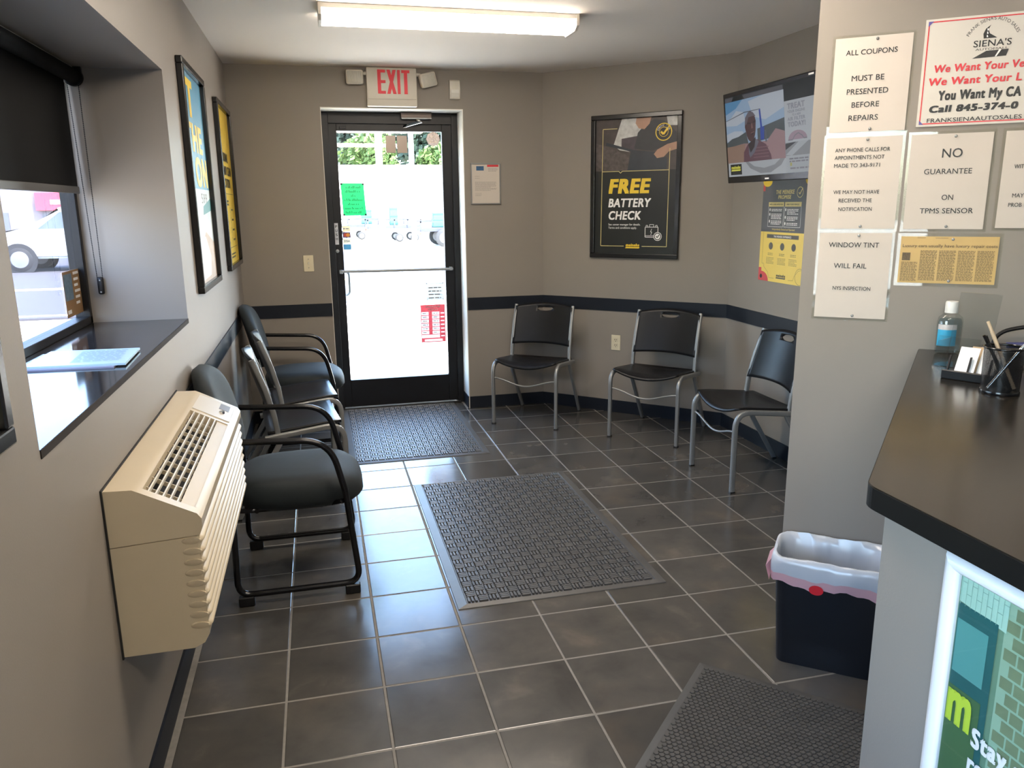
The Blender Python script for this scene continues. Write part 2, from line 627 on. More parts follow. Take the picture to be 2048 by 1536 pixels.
# --- skirting and chair rail
def strip(name, w, s0, s1, z0, z1, th, label):
    mb = MB()
    mb.box(s0, -th, z0, s1, 0.0, z1)
    o = mb.build(name, NAVY)
    o.location = on_wall(w, 0)
    o.rotation_euler = (0, 0, wrot(w))
    return struct(o, label)
BH = 0.092
strip('baseboard_left', 'left', -7.4, YF-0.001, 0.0, BH, 0.008, 'black vinyl skirting on left wall')
strip('baseboard_far', 'far', DX1+0.001, 1.857, 0.0, BH, 0.008, 'black vinyl skirting beside the door')
strip('baseboard_corner', 'far', XL, DX0-0.001, 0.0, BH, 0.008, 'black vinyl skirting behind the armchair')
strip('baseboard_diagonal', 'diag', 0.0, DIAGL, 0.0, BH, 0.008, 'black vinyl skirting on angled wall')
strip('baseboard_right', 'right', 0.62, 2.4, 0.0, BH, 0.008, 'black vinyl skirting on right wall')
mb = MB(); mb.box(DX1-0.012, YF, 0.0, DX1-0.006, 0.56, BH)
struct(mb.build('baseboard_reveal', NAVY), 'black skirting inside the door reveal')
R0, R1 = 0.766, 0.857
strip('trim_1', 'left', -2.42, YF-0.001, R0, R1, 0.007, 'black chair rail on left wall')
strip('trim_2', 'far', XL, DX0-0.001, R0, R1, 0.007, 'black chair rail left of the door')
strip('trim_3', 'far', DX1+0.001, 1.857, R0, R1, 0.007, 'black chair rail right of the door')
strip('trim_4', 'diag', 0.0, DIAGL, R0, R1, 0.007, 'black chair rail on angled wall')
strip('trim_5', 'right', 0.62, 2.4, R0, R1, 0.007, 'black chair rail on right wall')

# --- window in the recess
win = thing('window_1', 'black framed window in the deep recess', 'window', (-0.70, -2.96, RZ0))
del win['category']
win['kind'] = 'structure'
mb = MB()
fx0, fx1 = -0.035, 0.018
y0, y1, z1 = RY0+2.96, RY1+2.96, RZ1-RZ0
mb.box(fx0, y0, 0, fx1, y1, 0.028, 0.002)
mb.box(fx0, y0, z1-0.03, fx1, y1, z1, 0.002)
mb.box(fx0, y1-0.028, 0, fx1, y1, z1, 0.002)
mb.box(fx0, y0, 0, fx1, y0+0.028, z1, 0.002)
mb.build('window_frame', BLACKAL, win)
MB().box(-0.012, y0+0.02, 0.02, -0.008, y1-0.02, z1-0.02).build('pane', TINTED, win)
mb = MB()
mb.box(0.0, y0+0.001, -0.018, 0.3655, y1-0.001, 0.0)
o = mb.build('window_sill', SILL, win); o['label'] = 'glossy dark laminate window sill'
MB().box(0.3650, y0+0.001, -0.0175, 0.3672, y1-0.001, -0.0004).build('sill_edge', mat('sill_edge', (0.035, 0.028, 0.024), 0.7, spec=0.1, var=(20, 0.2)), win)
# unseen window, added for daylight on the partition and counter
win2 = thing('window_added', 'added black framed window out of view at the back of the room', 'window', (-0.70, -6.10, BZ0))
del win2['category']
win2['kind'] = 'structure'
mb = MB()
for a in ((-1.0, 0.0, 1.0, 0.03), (-1.0, 1.27, 1.0, 1.30), (-1.0, 0.03, -0.97, 1.27), (0.97, 0.03, 1.0, 1.27)):
    mb.box(-0.035, a[0], a[1], 0.018, a[2], a[3], 0.002)
mb.build('window_frame', BLACKAL, win2)
MB().box(-0.012, -0.98, 0.02, -0.008, 0.98, 1.28).build('pane', PANE, win2)
# --- entrance door
door = thing('door_1', 'black aluminium framed glass entrance door', 'door', (0.767, 0.571, 0.0))
del door['category']
door['kind'] = 'structure'
def dbox(mb, x0, z0, x1, z1, ya, yb, bev=0.002):
    mb.box(x0-0.767, ya, z0, x1-0.767, yb, z1, bev)
mb = MB()
dbox(mb, 0.2745, 0.0, 0.322, DZ-0.006, 0.0, 0.11)
dbox(mb, 1.212, 0.0, 1.2575, DZ-0.006, 0.0, 0.11)
dbox(mb, 0.322, 2.118, 1.212, DZ-0.006, 0.0, 0.11)
mb.build('door_frame', BLACKAL, door)
mb = MB(); dbox(mb, 0.30, 0.0, 1.23, 0.012, -0.01, 0.12, 0.004)
mb.build('threshold', BLACKAL, door)
leaf = MB()
GX0, GX1, GZ0, GZ1 = 0.378, 1.142, 0.228, 2.069
dbox(leaf, 0.318, 0.016, GX0, 2.122, 0.022, 0.066)
dbox(leaf, GX1, 0.016, 1.216, 2.122, 0.022, 0.066)
dbox(leaf, GX0, 0.016, GX1, GZ0, 0.022, 0.066)
dbox(leaf, GX0, GZ1, GX1, 2.122, 0.022, 0.066)
leafo = leaf.build('door_leaf', BLACKAL, door)
mb = MB(); dbox(mb, GX0-0.008, GZ0-0.008, GX1+0.008, GZ1+0.008, 0.042, 0.047, 0)
mb.build('pane', PANE, door)
mb = MB()
mb.tube([(0.345-0.767, 0.0, 1.064), (1.195-0.767, 0.0, 1.060)], 0.011, 10)
for x in (0.352, 1.180):
    mb.box(x-0.767-0.012, -0.012, 1.048, x-0.767+0.012, 0.024, 1.076, 0.003)
mb.build('push_bar', STEEL, door, smooth=40)
mb = MB()
mb.tube(fillet([(0.377-0.767, 0.075, 1.055), (0.377-0.767, 0.118, 1.055), (0.413-0.767, 0.118, 1.045), (0.413-0.767, 0.118, 0.885), (0.372-0.767, 0.10, 0.873), (0.360-0.767, 0.066, 0.873)], 0.03), 0.010, 10)
mb.build('pull_handle', mat('handle_grey', (0.35, 0.37, 0.40), 0.35, metal=0.5, var=(8, 0.05)), door, smooth=60)
cl = MB()
cl.box(0.838-0.767, -0.055, 2.156, 1.062-0.767, 0.0, 2.196, 0.004)
clo = cl.build('door_closer', mat('closer_brown', (0.10, 0.075, 0.065), 0.4, metal=0.4, var=(8, 0.1)), door)
MB().box(0.842-0.767, -0.058, 2.150, 1.060-0.767, -0.004, 2.158, 0.002).build('closer_plate', STEEL, clo)
mb = MB()
mb.tube([(0.955-0.767, -0.03, 2.150), (0.985-0.767, -0.05, 2.132), (0.90-0.767, -0.01, 2.112), (0.86-0.767, 0.022, 2.100)], 0, rect=(0.022, 0.007, 0.002))
mb.build('closer_arm', CHROME, clo)
mb = MB(); mb.box(0.400-0.767, 0.0, 2.082, 0.446-0.767, 0.022, 2.100, 0.002)
mb.build('strike_box', BLACKAL, door)
mb = MB(); mb.lathe([(0.0, 0.0), (0.013, 0.0), (0.013, 0.006), (0.009, 0.008), (0.0, 0.008)], 16)
lk = mb.build('door_lock', STEEL, door, smooth=40)
lk.location = (0.336-0.767, 0.022, 1.215); lk.rotation_euler = (radians(90), 0, 0)

# =================================================================== CEILING LAMPS
def ceiling_lamp(x0, x1, y0, y1, label):
    t = thing('ceiling_lamp', label, 'lamp', ((x0+x1)/2, (y0+y1)/2, H))
    w, d = (x1-x0)/2, (y1-y0)/2
    mb = MB()
    mb.box(-w, -d-0.002, -0.024, w, d+0.002, 0.0, 0.002)
    mb.build('housing', mat('lamp_housing', (0.62, 0.60, 0.55), 0.4, var=(5, 0.03)), t)
    prof = [(-d, -0.022), (-d, -0.052), (-d+0.026, -0.066), (d-0.026, -0.066), (d, -0.052), (d, -0.022)]
    MB().prism(prof, -w+0.012, w-0.012, lambda p, q: (q, p[0], p[1])).build('diffuser', FLUO, t)
    prof = [(-d-0.005, -0.001), (-d-0.005, -0.054), (-d+0.028, -0.074), (d-0.028, -0.074), (d+0.005, -0.054), (d+0.005, -0.001)]
    for a in (-w-0.004, w-0.010):
        MB().prism(prof, a, a+0.014, lambda p, q: (q, p[0], p[1])).build('end_cap', BONE, t)
    return t
ceiling_lamp(0.268, 1.535, -1.395, -1.185, 'long fluorescent ceiling lamp with glowing wrap diffuser in front of the door')
ceiling_lamp(0.268, 1.535, -3.40, -3.19, 'second fluorescent ceiling lamp in line between the partition and the window recess')
ceiling_lamp(0.268, 1.535, -5.75, -5.54, 'added third fluorescent ceiling lamp out of view over the back of the room')  # unseen lamp, added to brighten the near walls

# =================================================================== EXIT SIGN AND FAR WALL FITTINGS
t = wall_thing('exit_sign', 'bone coloured EXIT sign with two emergency lamp heads above the door', 'exit sign', 'far', 0.762, 2.208)
mb = MB(); mb.box(-0.172, -0.052, 0, 0.172, 0, 0.254, 0.008, 2)
b = mb.build('housing', BONE, t, smooth=40)
MB().box(-0.165, -0.0535, 0.046, 0.165, -0.050, 0.049).build('panel_seam', mat('seam', (0.42, 0.38, 0.31), 0.6, var=(9, 0.05)), t)
XR = mat('exit_red', (0.78, 0.012, 0.035), 0.45, var=(9, 0.04))
za, zb_, sw_ = 0.082, 0.238, 0.023
for ch_, x_ in (('E', -0.097), ('X', -0.034), ('I', 0.038), ('T', 0.056)):
    mb = MB()
    if ch_ == 'E':
        mb.rect(x_, za, x_+sw_, zb_, 0.0545)
        for q in (za, (za+zb_)/2-0.009, zb_-0.019): mb.rect(x_+sw_, q, x_+0.054, q+0.019, 0.0545)
    elif ch_ == 'X':
        mb.flat([(x_, za), (x_+sw_, za), (x_+0.064, zb_), (x_+0.064-sw_, zb_)], 0.0545); mb.flat([(x_, zb_), (x_+0.064-sw_, za), (x_+0.064, za), (x_+sw_, zb_)], 0.0548)
    elif ch_ == 'I': mb.rect(x_, za, x_+sw_-0.003, zb_, 0.0545)
    else:
        mb.rect(x_+0.011, zb_-0.019, x_+0.067, zb_, 0.0545); mb.rect(x_+0.028, za, x_+0.028+sw_, zb_-0.019, 0.0545)
    mb.build('letter', XR, t)
for sx, tilt, zc in ((-1, 0.0, 0.187), (1, -0.22, 0.180)):
    mb = MB(); mb.tube([(sx*0.165, -0.03, 0.215), (sx*0.20, -0.035, 0.212)], 0.012, 10)
    mb.build('swivel_arm', BONE, t, smooth=40)
    hd = MB(); hd.box(-0.058, -0.028, -0.047, 0.058, 0.028, 0.047, 0.014, 3)
    h = hd.build('lamp_head', BONE, t, smooth=40)
    h.location = (sx*0.250, -0.045, zc); h.rotation_euler = (0.10, tilt*1.2, 0.12*sx)
    ln = MB()
    ln.box(-0.047, -0.033, -0.037, 0.047, -0.026, 0.037, 0.004, 2)
    for k in range(-4, 5):
        ln.tube([(k*0.0098, -0.0325, -0.033), (k*0.0098, -0.0325, 0.033)], 0.0035, 6)
    ln.build('lens', mat('lens_cloudy', (0.60, 0.58, 0.52), 0.18, var=(20, 0.05)), h, smooth=50)
t = wall_thing('motion_detector', 'small white motion detector on the wall right of the EXIT sign', 'detector', 'far', 1.203, 2.266)
mb = MB()
mb.prism([(0, 0), (-0.026, 0.004), (-0.038, 0.03), (-0.044, 0.065), (-0.036, 0.118), (-0.028, 0.129), (0, 0.129)], -0.036, 0.036, lambda p, q: (q, p[0], p[1]))
mb.build('housing', BONE, t)
mb = MB(); mb.prism([(-0.02, 0.012), (-0.034, 0.014), (-0.0455, 0.04), (-0.047, 0.062), (-0.02, 0.066)], -0.027, 0.027, lambda p, q: (q, p[0], p[1]))
mb.build('lens', mat('lens_white', (0.74, 0.72, 0.66), 0.2, var=(9, 0.03)), t)
t = wall_thing('light_switch', 'ivory toggle light switch on the wall left of the door', 'switch', 'far', 0.124, 1.088)
mb = MB(); mb.box(-0.035, -0.006, 0, 0.035, 0, 0.115, 0.002)
mb.build('plate', IVORY, t)
mb = MB(); mb.box(-0.005, -0.018, 0.052, 0.005, -0.004, 0.068, 0.002); mb.build('toggle', BONE, t)
for z in (0.028, 0.088): MB().box(-0.003, -0.0075, z-0.003, 0.003, -0.005, z+0.003, 0.0012).build('screw', STEEL, t)
t = wall_thing('power_outlet', 'ivory double power outlet low on the angled wall', 'outlet', 'diag', 0.607, 0.474)
mb = MB(); mb.box(-0.036, -0.006, 0, 0.036, 0, 0.114, 0.002); mb.build('plate', IVORY, t)
for zc in (0.036, 0.077):
    mb = MB(); mb.prism(rrect(-0.017, zc-0.0145, 0.017, zc+0.0145, 0.008), -0.0085, -0.004, lambda p, q: (p[0], q, p[1]))
    s_ = mb.build('socket', IVORY, t)
    mb = MB()
    for x in (-0.0065, 0.0065): mb.box(x-0.0016, -0.0092, zc-0.002, x+0.0016, -0.0084, zc+0.009)
    mb.box(-0.0025, -0.0092, zc-0.011, 0.0025, -0.0084, zc-0.006)
    mb.build('slot', DARK, s_)
# framed notice beside the door
t = wall_thing('framed_notice', 'small silver framed letter hanging on the wall right of the door', 'notice', 'far', 1.419, 1.541)
mb = MB()
for a in ((-0.111, 0, 0.111, 0.009), (-0.111, 0.284, 0.111, 0.293), (-0.111, 0.009, -0.103, 0.284), (0.103, 0.009, 0.111, 0.284)):
    mb.box(a[0], -0.014, a[1], a[2], 0, a[3], 0.001)
mb.build('frame', STEEL, t)
p_ = MB().box(-0.104, -0.008, 0.008, 0.104, -0.002, 0.285).build('sheet', PAPER, t)
MB().rect(-0.069, 0.240, -0.013, 0.271, 0.0085).build('blue_logo', mat('card_blue', (0.02, 0.09, 0.20), 0.4, var=(60, 0.5)), t)
mb = MB(); mb.rect(0.012, 0.266, 0.096, 0.280, 0.0085); mb.build('red_heading', RED, t)
mb = MB()
fake_lines(mb, 0.020, 0.092, 0.256, 3, 0.009, 0.003, 0.0086, 3)
fake_lines(mb, -0.080, -0.045, 0.20, 2, 0.014, 0.0022, 0.0086, 4)
fake_lines(mb, -0.080, 0.082, 0.160, 9, 0.0075, 0.0024, 0.0086, 5)
fake_lines(mb, -0.080, -0.03, 0.080, 3, 0.009, 0.002, 0.0086, 6)
mb.build('fine_print', GREYINK, t)['kind'] = 'stuff'

# =================================================================== POSTERS
def frame_parts(t, w, h, bw, dp, m):
    """four mitred-look bars, bottom-left corner at (-w/2,0)"""
    for a in ((-w/2, 0, w/2, bw), (-w/2, h-bw, w/2, h), (-w/2, bw, -w/2+bw, h-bw), (w/2-bw, bw, w/2, h-bw)):
        MB().box(a[0], -dp, a[1], a[2], 0, a[3], 0.004, 2).build('frame_bar', m, t)
FRM = mat('black_frame', (0.010, 0.010, 0.011), 0.22, var=(8, 0.15))
COVER = glass('poster_cover', (0.97, 0.98, 0.98))
def logo(mb, bar, x0, x1, z, cap, off):
    text_into(mb, 'meineke', x0, x1, z, cap*1.25, off, bold=0.05, shear=0.2)
    bar.flat([(x0-0.004, z-cap*0.75), (x1-0.006, z-cap*0.75), (x1, z-cap*0.2), (x0+0.002, z-cap*0.2)], off)

# battery poster on the angled wall
t = wall_thing('battery_poster', 'black framed poster reading FREE BATTERY CHECK on the angled wall', 'poster', 'diag', 0.727, 1.154)
W2 = 0.331
frame_parts(t, 0.662, 0.985, 0.032, 0.026, FRM)
def bx(s_): return s_-0.727
def bz(z): return z-1.154
MB().box(-W2+0.02, -0.006, 0.02, W2-0.02, -0.001, 0.965).build('print', mat('poster_black', (0.008, 0.010, 0.009), 0.4, var=(5, 0.2)), t)
o1 = 0.0066
MB().rect(bx(0.432), bz(1.760), bx(1.028), bz(2.108), o1).build('photo_ground', mat('ph_dark', (0.055, 0.042, 0.038), 0.4, var=(14, 0.7)), t)
def flatpart(name, m, polys, off, parent):
    mb = MB()
    for p in polys: mb.flat(p, off)
    return mb.build(name, m, parent)
def photo(name, m, polys, off):
    for q in polys: flatpart(name, m, [[(bx(0.432)+0.596*a, bz(1.760)+0.348*b) for a, b in q]], off, t)
photo('photo_window', mat('ph_white', (0.52, 0.52, 0.50), 0.4, var=(40, 0.45)), [[(0.32, 1.0), (0.62, 1.0), (0.56, 0.62), (0.46, 0.35), (0.30, 0.40), (0.22, 0.50)], [(0.86, 1), (1, 1), (1, 0.82), (0.88, 0.83)]], o1+0.0004)
photo('photo_cabinet', mat('ph_cabinet', (0.05, 0.035, 0.045), 0.4, var=(30, 0.5)), [[(0.32, 0.62), (0.52, 0.66), (0.52, 0.30), (0.40, 0.38), (0.32, 0.42)]], o1+0.0008)
photo('photo_car', mat('ph_car', (0.075, 0.06, 0.055), 0.4, var=(50, 0.8)), [[(0.0, 0.02), (0.0, 0.55), (0.10, 0.50), (0.40, 0.30), (0.48, 0.10), (0.40, 0.0)]], o1+0.0010)
photo('photo_hood', mat('ph_hood', (0.02, 0.026, 0.036), 0.35, var=(10, 0.4)), [[(0.12, 0.50), (0.46, 0.36), (0.46, 0.40), (0.13, 0.56)], [(0.44, 0.40), (0.74, 0.34), (0.88, 0.22), (0.88, 0.0), (0.40, 0.0)]], o1+0.0012)
photo('photo_shirt', mat('ph_shirt', (0.022, 0.024, 0.028), 0.45, var=(20, 0.3)), [[(0.48, 0.42), (0.52, 0.72), (0.60, 0.86), (0.72, 0.96), (0.84, 0.92), (0.98, 0.70), (0.99, 0.48), (0.84, 0.44), (0.70, 0.36)]], o1+0.0014)
photo('photo_skin', mat('ph_skin', (0.42, 0.24, 0.16), 0.45, var=(14, 0.2)), [[(0.50, 1.0), (0.49, 0.90), (0.53, 0.80), (0.60, 0.78), (0.66, 0.88), (0.68, 1.0)], [(0.99, 0.52), (0.88, 0.48), (0.76, 0.38), (0.72, 0.30), (0.76, 0.22), (0.84, 0.24), (0.90, 0.34), (0.99, 0.38)]], o1+0.0018)
mb = MB()
LW = 0.0045
mb.stroke([(bx(0.655), bz(1.238)), (bx(0.476), bz(1.238)), (bx(0.483), bz(2.045)), (bx(0.590), bz(2.045))], LW, o1+0.002)
mb.stroke([(bx(0.790), bz(1.238)), (bx(0.972), bz(1.238)), (bx(0.975), bz(1.90))], LW, o1+0.002)
mb.stroke([(bx(0.480), bz(1.757)), (bx(0.607), bz(1.757)), (bx(0.620), bz(1.744)), (bx(0.633), bz(1.757)), (bx(0.975), bz(1.757))], LW, o1+0.0022)
mb.build('line_work', mat('pale_gold', (0.62, 0.52, 0.22), 0.4, var=(9, 0.05)), t)
mb = MB(); text_into(mb, 'FREE', bx(0.531), bx(0.849), bz(1.604), 0.101, o1+0.001, bold=0.055, shear=0.16)
mb.build('lettering', YEL, t)
words(t, WHITE, 'BATTERY', bx(0.531), bx(0.852), bz(1.510), 0.060, o1+0.001, 0.035, 0.14)
words(t, WHITE, 'CHECK', bx(0.531), bx(0.785), bz(1.423), 0.060, o1+0.001, 0.035, 0.14)
words(t, WHITE, 'See center manager for details.', bx(0.534), bx(0.776), bz(1.383), 0.014, o1+0.001, 0.01)
words(t, WHITE, 'Terms and conditions apply.', bx(0.534), bx(0.750), bz(1.360), 0.014, o1+0.001, 0.01)
mb = MB(); lg = MB()
logo(mb, lg, bx(0.670), bx(0.776), bz(1.236), 0.017, o1+0.0024)
mb.build('logo', YEL, t); lg.build('logo_bar', YEL, t)
mb = MB()
x0, x1, z0, z1 = bx(0.813), bx(0.907), bz(1.303), bz(1.372)
mb.stroke([(x0, z0), (x1, z0), (x1, z1), (x0, z1), (x0, z0)], 0.004, o1+0.001)
mb.stroke([(x0, z0+0.010), (x1, z0+0.010)], 0.003, o1+0.001)
mb.stroke([(x0+0.006, z1), (x0+0.006, z1+0.012), (x0+0.018, z1+0.012), (x0+0.018, z1)], 0.003, o1+0.001)
mb.stroke([(x0+0.032, z1), (x0+0.032, z1+0.018), (x0+0.062, z1+0.018), (x0+0.062, z1)], 0.003, o1+0.001)
mb.stroke([(x1-0.018, z1), (x1-0.018, z1+0.012), (x1-0.006, z1+0.012), (x1-0.006, z1)], 0.003, o1+0.001)
mb.stroke([(x0+0.048, z1-0.012), (x0+0.040, z0+0.035), (x0+0.050, z0+0.035), (x0+0.042, z0+0.016)], 0.003, o1+0.001)
mb.ring(bx(0.906), bz(1.308), 0.026, 0.030, o1+0.003)
mb.disc(bx(0.906), bz(1.308), 0.020, 0.020, o1+0.003)
mb.build('battery_icon', WHITE, t)
MB().disc(bx(0.906), bz(1.308), 0.026, 0.026, o1+0.0025).build('icon_ground', INK, t)
mb = MB(); mb.stroke([(bx(0.896), bz(1.310)), (bx(0.904), bz(1.300)), (bx(0.918), bz(1.320))], 0.006, o1+0.0036)
mb.build('icon_tick', INK, t)
def badge(cx, cz, r, off, parent, asp=1.0):
    MB().disc(cx, cz, r*asp, r, off, 28).build('badge_ground', INK, parent)
    mb = MB()
    mb.ring(cx, cz, r*0.93, r*1.05, off+0.0004, 28, asp)
    mb.ring(cx, cz, r*0.52, r*0.58, off+0.0004, 24, asp)
    mb.stroke([(cx-0.35*r*asp, cz+0.05*r), (cx-0.05*r*asp, cz-0.28*r), (cx+0.75*r*asp, cz+0.75*r)], r*0.24, off+0.0008)
    mb.build('badge', YEL, parent)
badge(bx(0.928), bz(2.007), 0.056, o1+0.0026, t)
mb = MB(); text_into(mb, 'DRIVE CAR', 0, 1, 0, 0.17, 0, bold=0.02)
v_ = [tuple(v.co) for v in mb.bm.verts]
for v in mb.bm.verts:
    a = radians(165 - 150*v.co.x); r_ = 0.036 + v.co.z*0.075
    v.co = (bx(0.928)+r_*cos(a), -(o1+0.0034), bz(2.007)+r_*sin(a))
mb.build('badge_lettering', WHITE, t)

# three framed posters on the left wall
def left_poster(name, label, s0, s1, z0, h, ground):
    w = s1-s0
    t = wall_thing(name, label, 'poster', 'left', (s0+s1)/2, z0)
    frame_parts(t, w, h, 0.030, 0.028, FRM)
    MB().box(-w/2+0.02, -0.006, 0.02, w/2-0.02, -0.001, h-0.02).build('print', ground, t)
    return t
t = left_poster('framed_poster', 'framed blue poster with big yellow lettering beside the window recess', -1.715, -1.015, 1.165, 0.995,
                mat('poster_blue', (0.075, 0.26, 0.40), 0.45, var=(4, 0.12)))
w = 0.70
mb = MB()
mb.rect(-w/2+0.03, 0.03, w/2-0.03, 0.46, 0.0064)
mb.build('beach_print', mat('poster_pale', (0.55, 0.60, 0.60), 0.45, var=(9, 0.2)), t)
flatpart('beach_sand', mat('poster_sand', (0.52, 0.40, 0.30), 0.45, var=(15, 0.3)), [[(-w/2+0.03, 0.03), (w/2-0.03, 0.03), (w/2-0.03, 0.20), (0.05, 0.26), (-w/2+0.03, 0.14)]], 0.0068, t)
flatpart('beach_white', mat('poster_white', (0.66, 0.67, 0.66), 0.45, var=(12, 0.15)), [[(-w/2+0.03, 0.04), (0.10, 0.05), (0.16, 0.14), (0.02, 0.24), (-w/2+0.03, 0.22)]], 0.0072, t)
flatpart('sea', mat('poster_teal', (0.05, 0.22, 0.22), 0.45, var=(15, 0.4)), [[(0.02, 0.34), (w/2-0.03, 0.36), (w/2-0.03, 0.42), (0.04, 0.38)]], 0.0070, t)
words(t, YEL, 'IT', -0.26, 0.02, 0.775, 0.165, 0.007, 0.05)
words(t, YEL, 'THE', -0.29, 0.20, 0.625, 0.125, 0.007, 0.05)
words(t, YEL, 'ON', -0.10, 0.29, 0.470, 0.135, 0.007, 0.05)
mb = MB(); text_into(mb, '599', 0.0, 0.20, 0.395, 0.045, 0.0072, bold=0.0)
mb.build('price', GREYINK, t)
t = left_poster('framed_poster', 'framed yellow poster with black lettering in the corner by the door', -0.475, 0.262, 1.168, 0.985,
                mat('poster_yellow', (0.74, 0.50, 0.045), 0.45, var=(4, 0.05)))
words(t, INK, 'PERSONAL', -0.25, 0.14, 0.645, 0.055, 0.007, 0.04)
words(t, INK, 'ICE AND CLEAN', -0.29, 0.27, 0.565, 0.055, 0.007, 0.03)
words(t, INK, 'LOCATION', -0.25, 0.16, 0.490, 0.055, 0.007, 0.04)
mb = MB()
mb.rect(-0.30, 0.452, 0.28, 0.455, 0.007)
mb.rect(-0.30, 0.125, 0.28, 0.128, 0.007)
fake_lines(mb, -0.16, -0.02, 0.415, 2, 0.02, 0.012, 0.007, 1)
for k in range(4):
    z = 0.35-0.062*k
    fake_lines(mb, -0.22, -0.12, z, 1, 0.02, 0.014, 0.007, k)
    mb.ring(0.03, z+0.005, 0.014, 0.018, 0.007, 12)
    fake_lines(mb, 0.08, 0.20, z+0.012, 1, 0.02, 0.012, 0.007, k+9)
    mb.stroke([(0.03, z-0.015), (0.03, z-0.045)], 0.005, 0.007)
fake_lines(mb, -0.10, 0.14, 0.09, 2, 0.02, 0.010, 0.007, 21)
mb.build('lettering', INK, t)
left_poster('framed_poster', 'framed pale poster on the wall before the window recess', -4.76, -4.03, 1.168, 0.995,
            mat('poster_sage', (0.42, 0.44, 0.36), 0.45, var=(4, 0.1)))

# promise poster (unframed) on the right wall
t = wall_thing('promise_poster', 'yellow and grey promise poster pinned to the right wall below the television', 'poster', 'right', 1.26, 1.060)
def px(s_): return s_-1.26
def pz(z): return z-1.060
SL = mat('poster_slate', (0.105, 0.105, 0.115), 0.42, var=(6, 0.05))
MB().box(px(0.988), -0.003, 0, px(1.54), 0, pz(1.358)).build('lower_sheet', mat('poster_lemon', (0.80, 0.60, 0.13), 0.42, var=(4, 0.03)), t)
MB().box(px(0.988), -0.003, pz(1.358), px(1.54), 0, pz(1.665)).build('upper_sheet', SL, t)
mb = MB()
LEM = mat('lemon_print', (0.78, 0.64, 0.26), 0.42, var=(9, 0.03))
words(t, LEM, 'THE MEINEKE', px(1.129), px(1.320), pz(1.580), 0.024, 0.0036, 0.045, 0.12)
words(t, LEM, 'PROMISE', px(1.156), px(1.290), pz(1.552), 0.022, 0.0036, 0.045, 0.12)
words(t, LEM, 'Independently Owned and Operated', px(1.111), px(1.345), pz(1.370), 0.010, 0.0036, 0.01)
mb.rect(px(1.059), pz(1.508), px(1.221), pz(1.534), 0.0034)
mb.rect(px(1.231), pz(1.508), px(1.395), pz(1.534), 0.0034)
mb.ring(px(1.374), pz(1.588), 0.027, 0.031, 0.0036, 20)
mb.stroke([(px(1.362), pz(1.588)), (px(1.372), pz(1.577)), (px(1.398), pz(1.612))], 0.006, 0.0038)
mb.build('heading_bars', LEM, t)
mb = MB()
mb.stroke([(px(1.059), pz(1.508)), (px(1.059), pz(1.390)), (px(1.221), pz(1.390)), (px(1.221), pz(1.508))], 0.002, 0.0036)
mb.stroke([(px(1.231), pz(1.508)), (px(1.231), pz(1.390)), (px(1.395), pz(1.390)), (px(1.395), pz(1.508))], 0.002, 0.0036)
for xx, blocks in ((1.092, ((1.494, 2), (1.466, 4), (1.425, 3))), (1.258, ((1.494, 4), (1.450, 3), (1.414, 2)))):
    for zz, n in blocks:
        fake_lines(mb, px(xx), px(xx+0.112), pz(zz), n, 0.0088, 0.0042, 0.0036, int(zz*1000))
        mb.disc(px(xx-0.016), pz(zz-0.004), 0.006, 0.009, 0.0036, 12)
text_into(mb, 'THE MEINEKE EXPERIENCE', px(1.135), px(1.318), pz(1.326), 0.012, 0.0044, bold=0.03)
mb.build('small_lettering', WHITE, t)
SPR = mat('slate_print', (0.10, 0.09, 0.075), 0.45, var=(9, 0.05))
MB().rect(px(1.060), pz(1.321), px(1.391), pz(1.344), 0.0038).build('title_bar', SPR, t)
for xx in (1.108, 1.230, 1.347): MB().disc(px(xx), pz(1.274), 0.022, 0.022, 0.0036, 18).build('round_icon', SPR, t)
mb = MB(); lg = MB(); logo(mb, lg, px(1.184), px(1.284), pz(1.094), 0.014, 0.0036)
mb.build('logo', SPR, t); lg.build('logo_bar', SPR, t)
words(t, SPR, "WE'LL LOOK AFTER YOU", px(1.070), px(1.210), pz(1.516), 0.009, 0.0040, 0.02)
words(t, SPR, 'AND YOUR VEHICLE', px(1.250), px(1.375), pz(1.516), 0.009, 0.0040, 0.02)
mb = MB()
for xx in (1.108, 1.230, 1.347):
    fake_lines(mb, px(xx-0.028), px(xx+0.028), pz(1.232), 2, 0.009, 0.004, 0.0036, int(xx*99))
    fake_lines(mb, px(xx-0.042), px(xx+0.042), pz(1.205), 5, 0.0085, 0.0034, 0.0036, int(xx*77))
mb.stroke([(px(1.02), pz(1.357)), (px(1.02), pz(1.165)), (px(1.04), pz(1.165)), (px(1.045), pz(1.145)), (px(1.09), pz(1.115)), (px(1.105), pz(1.082)), (px(1.16), pz(1.082))], 0.0022, 0.0036)
mb.stroke([(px(1.31), pz(1.082)), (px(1.36), pz(1.085)), (px(1.37), pz(1.11)), (px(1.41), pz(1.145)), (px(1.45), pz(1.15))], 0.0022, 0.0036)
mb.ring(px(1.425), pz(1.06+0.05), 0.046, 0.049, 0.0036, 20)
mb.build('fine_print', mat('olive_print', (0.33, 0.25, 0.08), 0.45, var=(9, 0.1)), t)
COR = mat('coral_print', (0.62, 0.07, 0.075), 0.42, var=(9, 0.05))
flatpart('red_corner', COR, [[(px(0.988), 0.0), (px(1.099), 0.0)] + [(px(0.988)+0.03+0.081*cos(a), 0.058*sin(a)) for a in [radians(15*k) for k in range(0, 7)]] + [(px(1.018), 0.079), (px(0.988), 0.079)]], 0.0036, t)
flatpart('red_corner', COR, [[(px(0.990), pz(1.60)), (px(1.012), pz(1.60)), (px(1.012), pz(1.664)), (px(0.990), pz(1.664))]], 0.0036, t)
